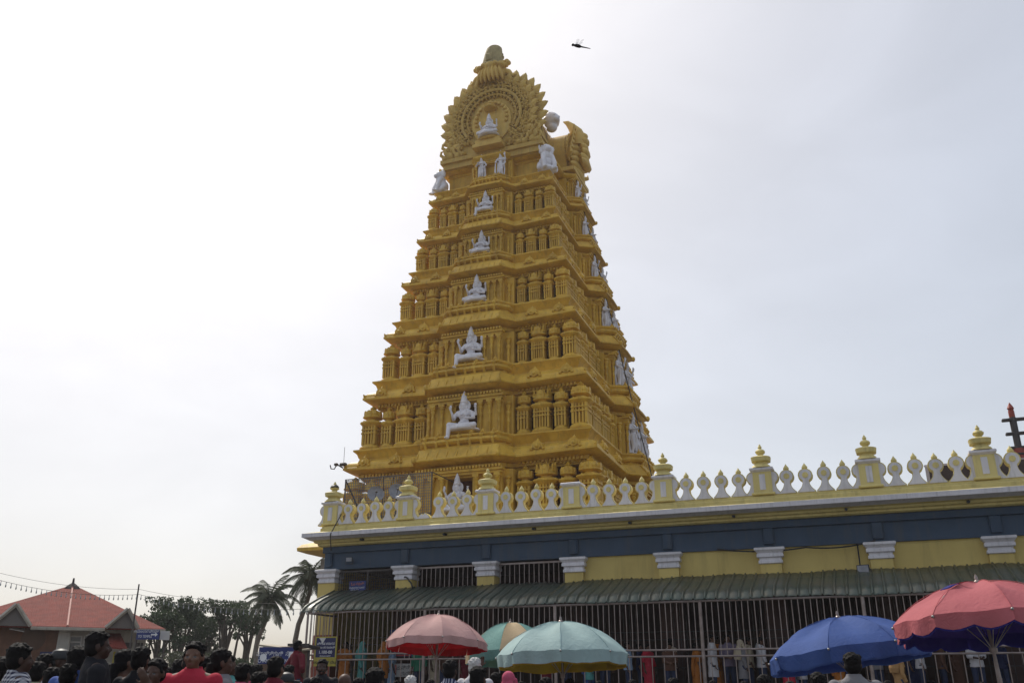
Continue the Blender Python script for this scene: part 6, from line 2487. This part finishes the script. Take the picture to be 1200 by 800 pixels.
for i, (x, dx, sy) in enumerate(((-.24, .05, 1), (-.14, .22, 1), (-.24, .05, -1), (-.14, .22, -1))):
    wm = MB()
    b = Vector(dp(x, .06))
    tip = b + Vector((dx, .34 * sy, .46 if sy > 0 else .12))
    d = (tip - b)
    sd_ = Vector((1, 0, -.1)) * .075
    up_ = Vector((0, 0, .004))
    P_ = [b, b + d * .35 - sd_, b + d * .8 - sd_ * 1.05, tip, b + d * .85 + sd_, b + d * .4 + sd_ * .8]
    wm.rings([P_, [p + up_ for p in P_]], True)
    wm.build('wing', Nw.mat, df, smooth=False)
for i in range(6):
    pass
# ================================================================== GROUND
gm = mat('paving', (0.13, 0.12, 0.11), (0.09, 0.085, 0.08), rough=.8, scale=.6, grime=.4, streak=False, bump=.3, bscale=5)
gb = MB()
S = 900
gb.add([(-S, -S, 0), (S, -S, 0), (S, S, 0), (-S, S, 0)], [(0, 1, 2, 3)])
tag(gb.build('ground', gm, smooth=False), kind='structure')

# ================================================================== SKY AND SUN
SUN_EL, SUN_AZ = R(52), R(-52)      # azimuth measured from +Y towards +X
SKY_GAIN = 2.9
w = bpy.data.worlds.new('World')
scene.world = w
w.use_nodes = True
nt = w.node_tree
bg = nt.nodes['Background']
sky = nt.nodes.new('ShaderNodeTexSky')
sky.sky_type = 'NISHITA'
sky.sun_disc = False
sky.sun_elevation = SUN_EL
sky.sun_rotation = SUN_AZ
sky.air_density = 1.0
sky.dust_density = 9.0
sky.ozone_density = 1.0
sky.altitude = 900
hs_ = nt.nodes.new('ShaderNodeHueSaturation')
hs_.inputs['Saturation'].default_value = 1.0
nt.links.new(sky.outputs[0], hs_.inputs['Color'])
gm_ = nt.nodes.new('ShaderNodeGamma')       # veil of high cloud: evens the sky out
gm_.inputs['Gamma'].default_value = 0.42
nt.links.new(hs_.outputs[0], gm_.inputs['Color'])
tcw = nt.nodes.new('ShaderNodeTexCoord')
mpw = nt.nodes.new('ShaderNodeMapping')
mpw.inputs['Scale'].default_value = (1.6, 1.6, 4.0)
nt.links.new(tcw.outputs['Generated'], mpw.inputs[0])
nzw = nt.nodes.new('ShaderNodeTexNoise')
nzw.inputs['Scale'].default_value = 2.2
nzw.inputs['Detail'].default_value = 5
nzw.inputs['Distortion'].default_value = 0.6
nt.links.new(mpw.outputs[0], nzw.inputs['Vector'])
mrw = nt.nodes.new('ShaderNodeMapRange')
mrw.inputs[1].default_value = 0.35
mrw.inputs[2].default_value = 0.7
mrw.inputs[3].default_value = SKY_GAIN * 0.95
mrw.inputs[4].default_value = SKY_GAIN * 1.04
nt.links.new(nzw.outputs[0], mrw.inputs[0])
mlw = nt.nodes.new('ShaderNodeVectorMath')
mlw.operation = 'SCALE'
nt.links.new(gm_.outputs[0], mlw.inputs[0])
nt.links.new(mrw.outputs[0], mlw.inputs['Scale'])
nt.links.new(mlw.outputs[0], bg.inputs['Color'])
bg.inputs['Strength'].default_value = 0.14

sd = bpy.data.lights.new('sun', 'SUN')
sd.energy = 3.0
sd.angle = R(0.6)
sd.color = (1.0, 0.95, 0.86)
so = bpy.data.objects.new('sun', sd)
col.objects.link(so)
dv = Vector((math.sin(SUN_AZ) * math.cos(SUN_EL), math.cos(SUN_AZ) * math.cos(SUN_EL), math.sin(SUN_EL)))
so.rotation_euler = dv.to_track_quat('Z', 'Y').to_euler()
so.location = (-40, 20, 60)

vs = scene.view_settings
vs.view_transform = 'Standard'
vs.look = 'None'
vs.exposure = 0.0
vs.gamma = 1.0
vs.use_curve_mapping = False
scene.cycles.max_bounces = 6
scene.cycles.transparent_max_bounces = 12
scene.cycles.use_denoising = True

# ================================================================== HAZE
hz_ = MB()
hz_.box(-75, 60, -6, 112, -1, 44)
hm = bpy.data.materials.new('haze_air')
hm.use_nodes = True
ht = hm.node_tree
ht.nodes.remove(ht.nodes['Principled BSDF'])
pvn = ht.nodes.new('ShaderNodeVolumePrincipled')
pvn.inputs['Color'].default_value = (0.90, 0.92, 0.95, 1)
pvn.inputs['Density'].default_value = 0.00042
pvn.inputs['Anisotropy'].default_value = 0.35
ht.links.new(pvn.outputs[0], ht.nodes['Material Output'].inputs['Volume'])
tag(hz_.build('haze', hm, smooth=False), kind='stuff')
scene.cycles.volume_bounces = 0
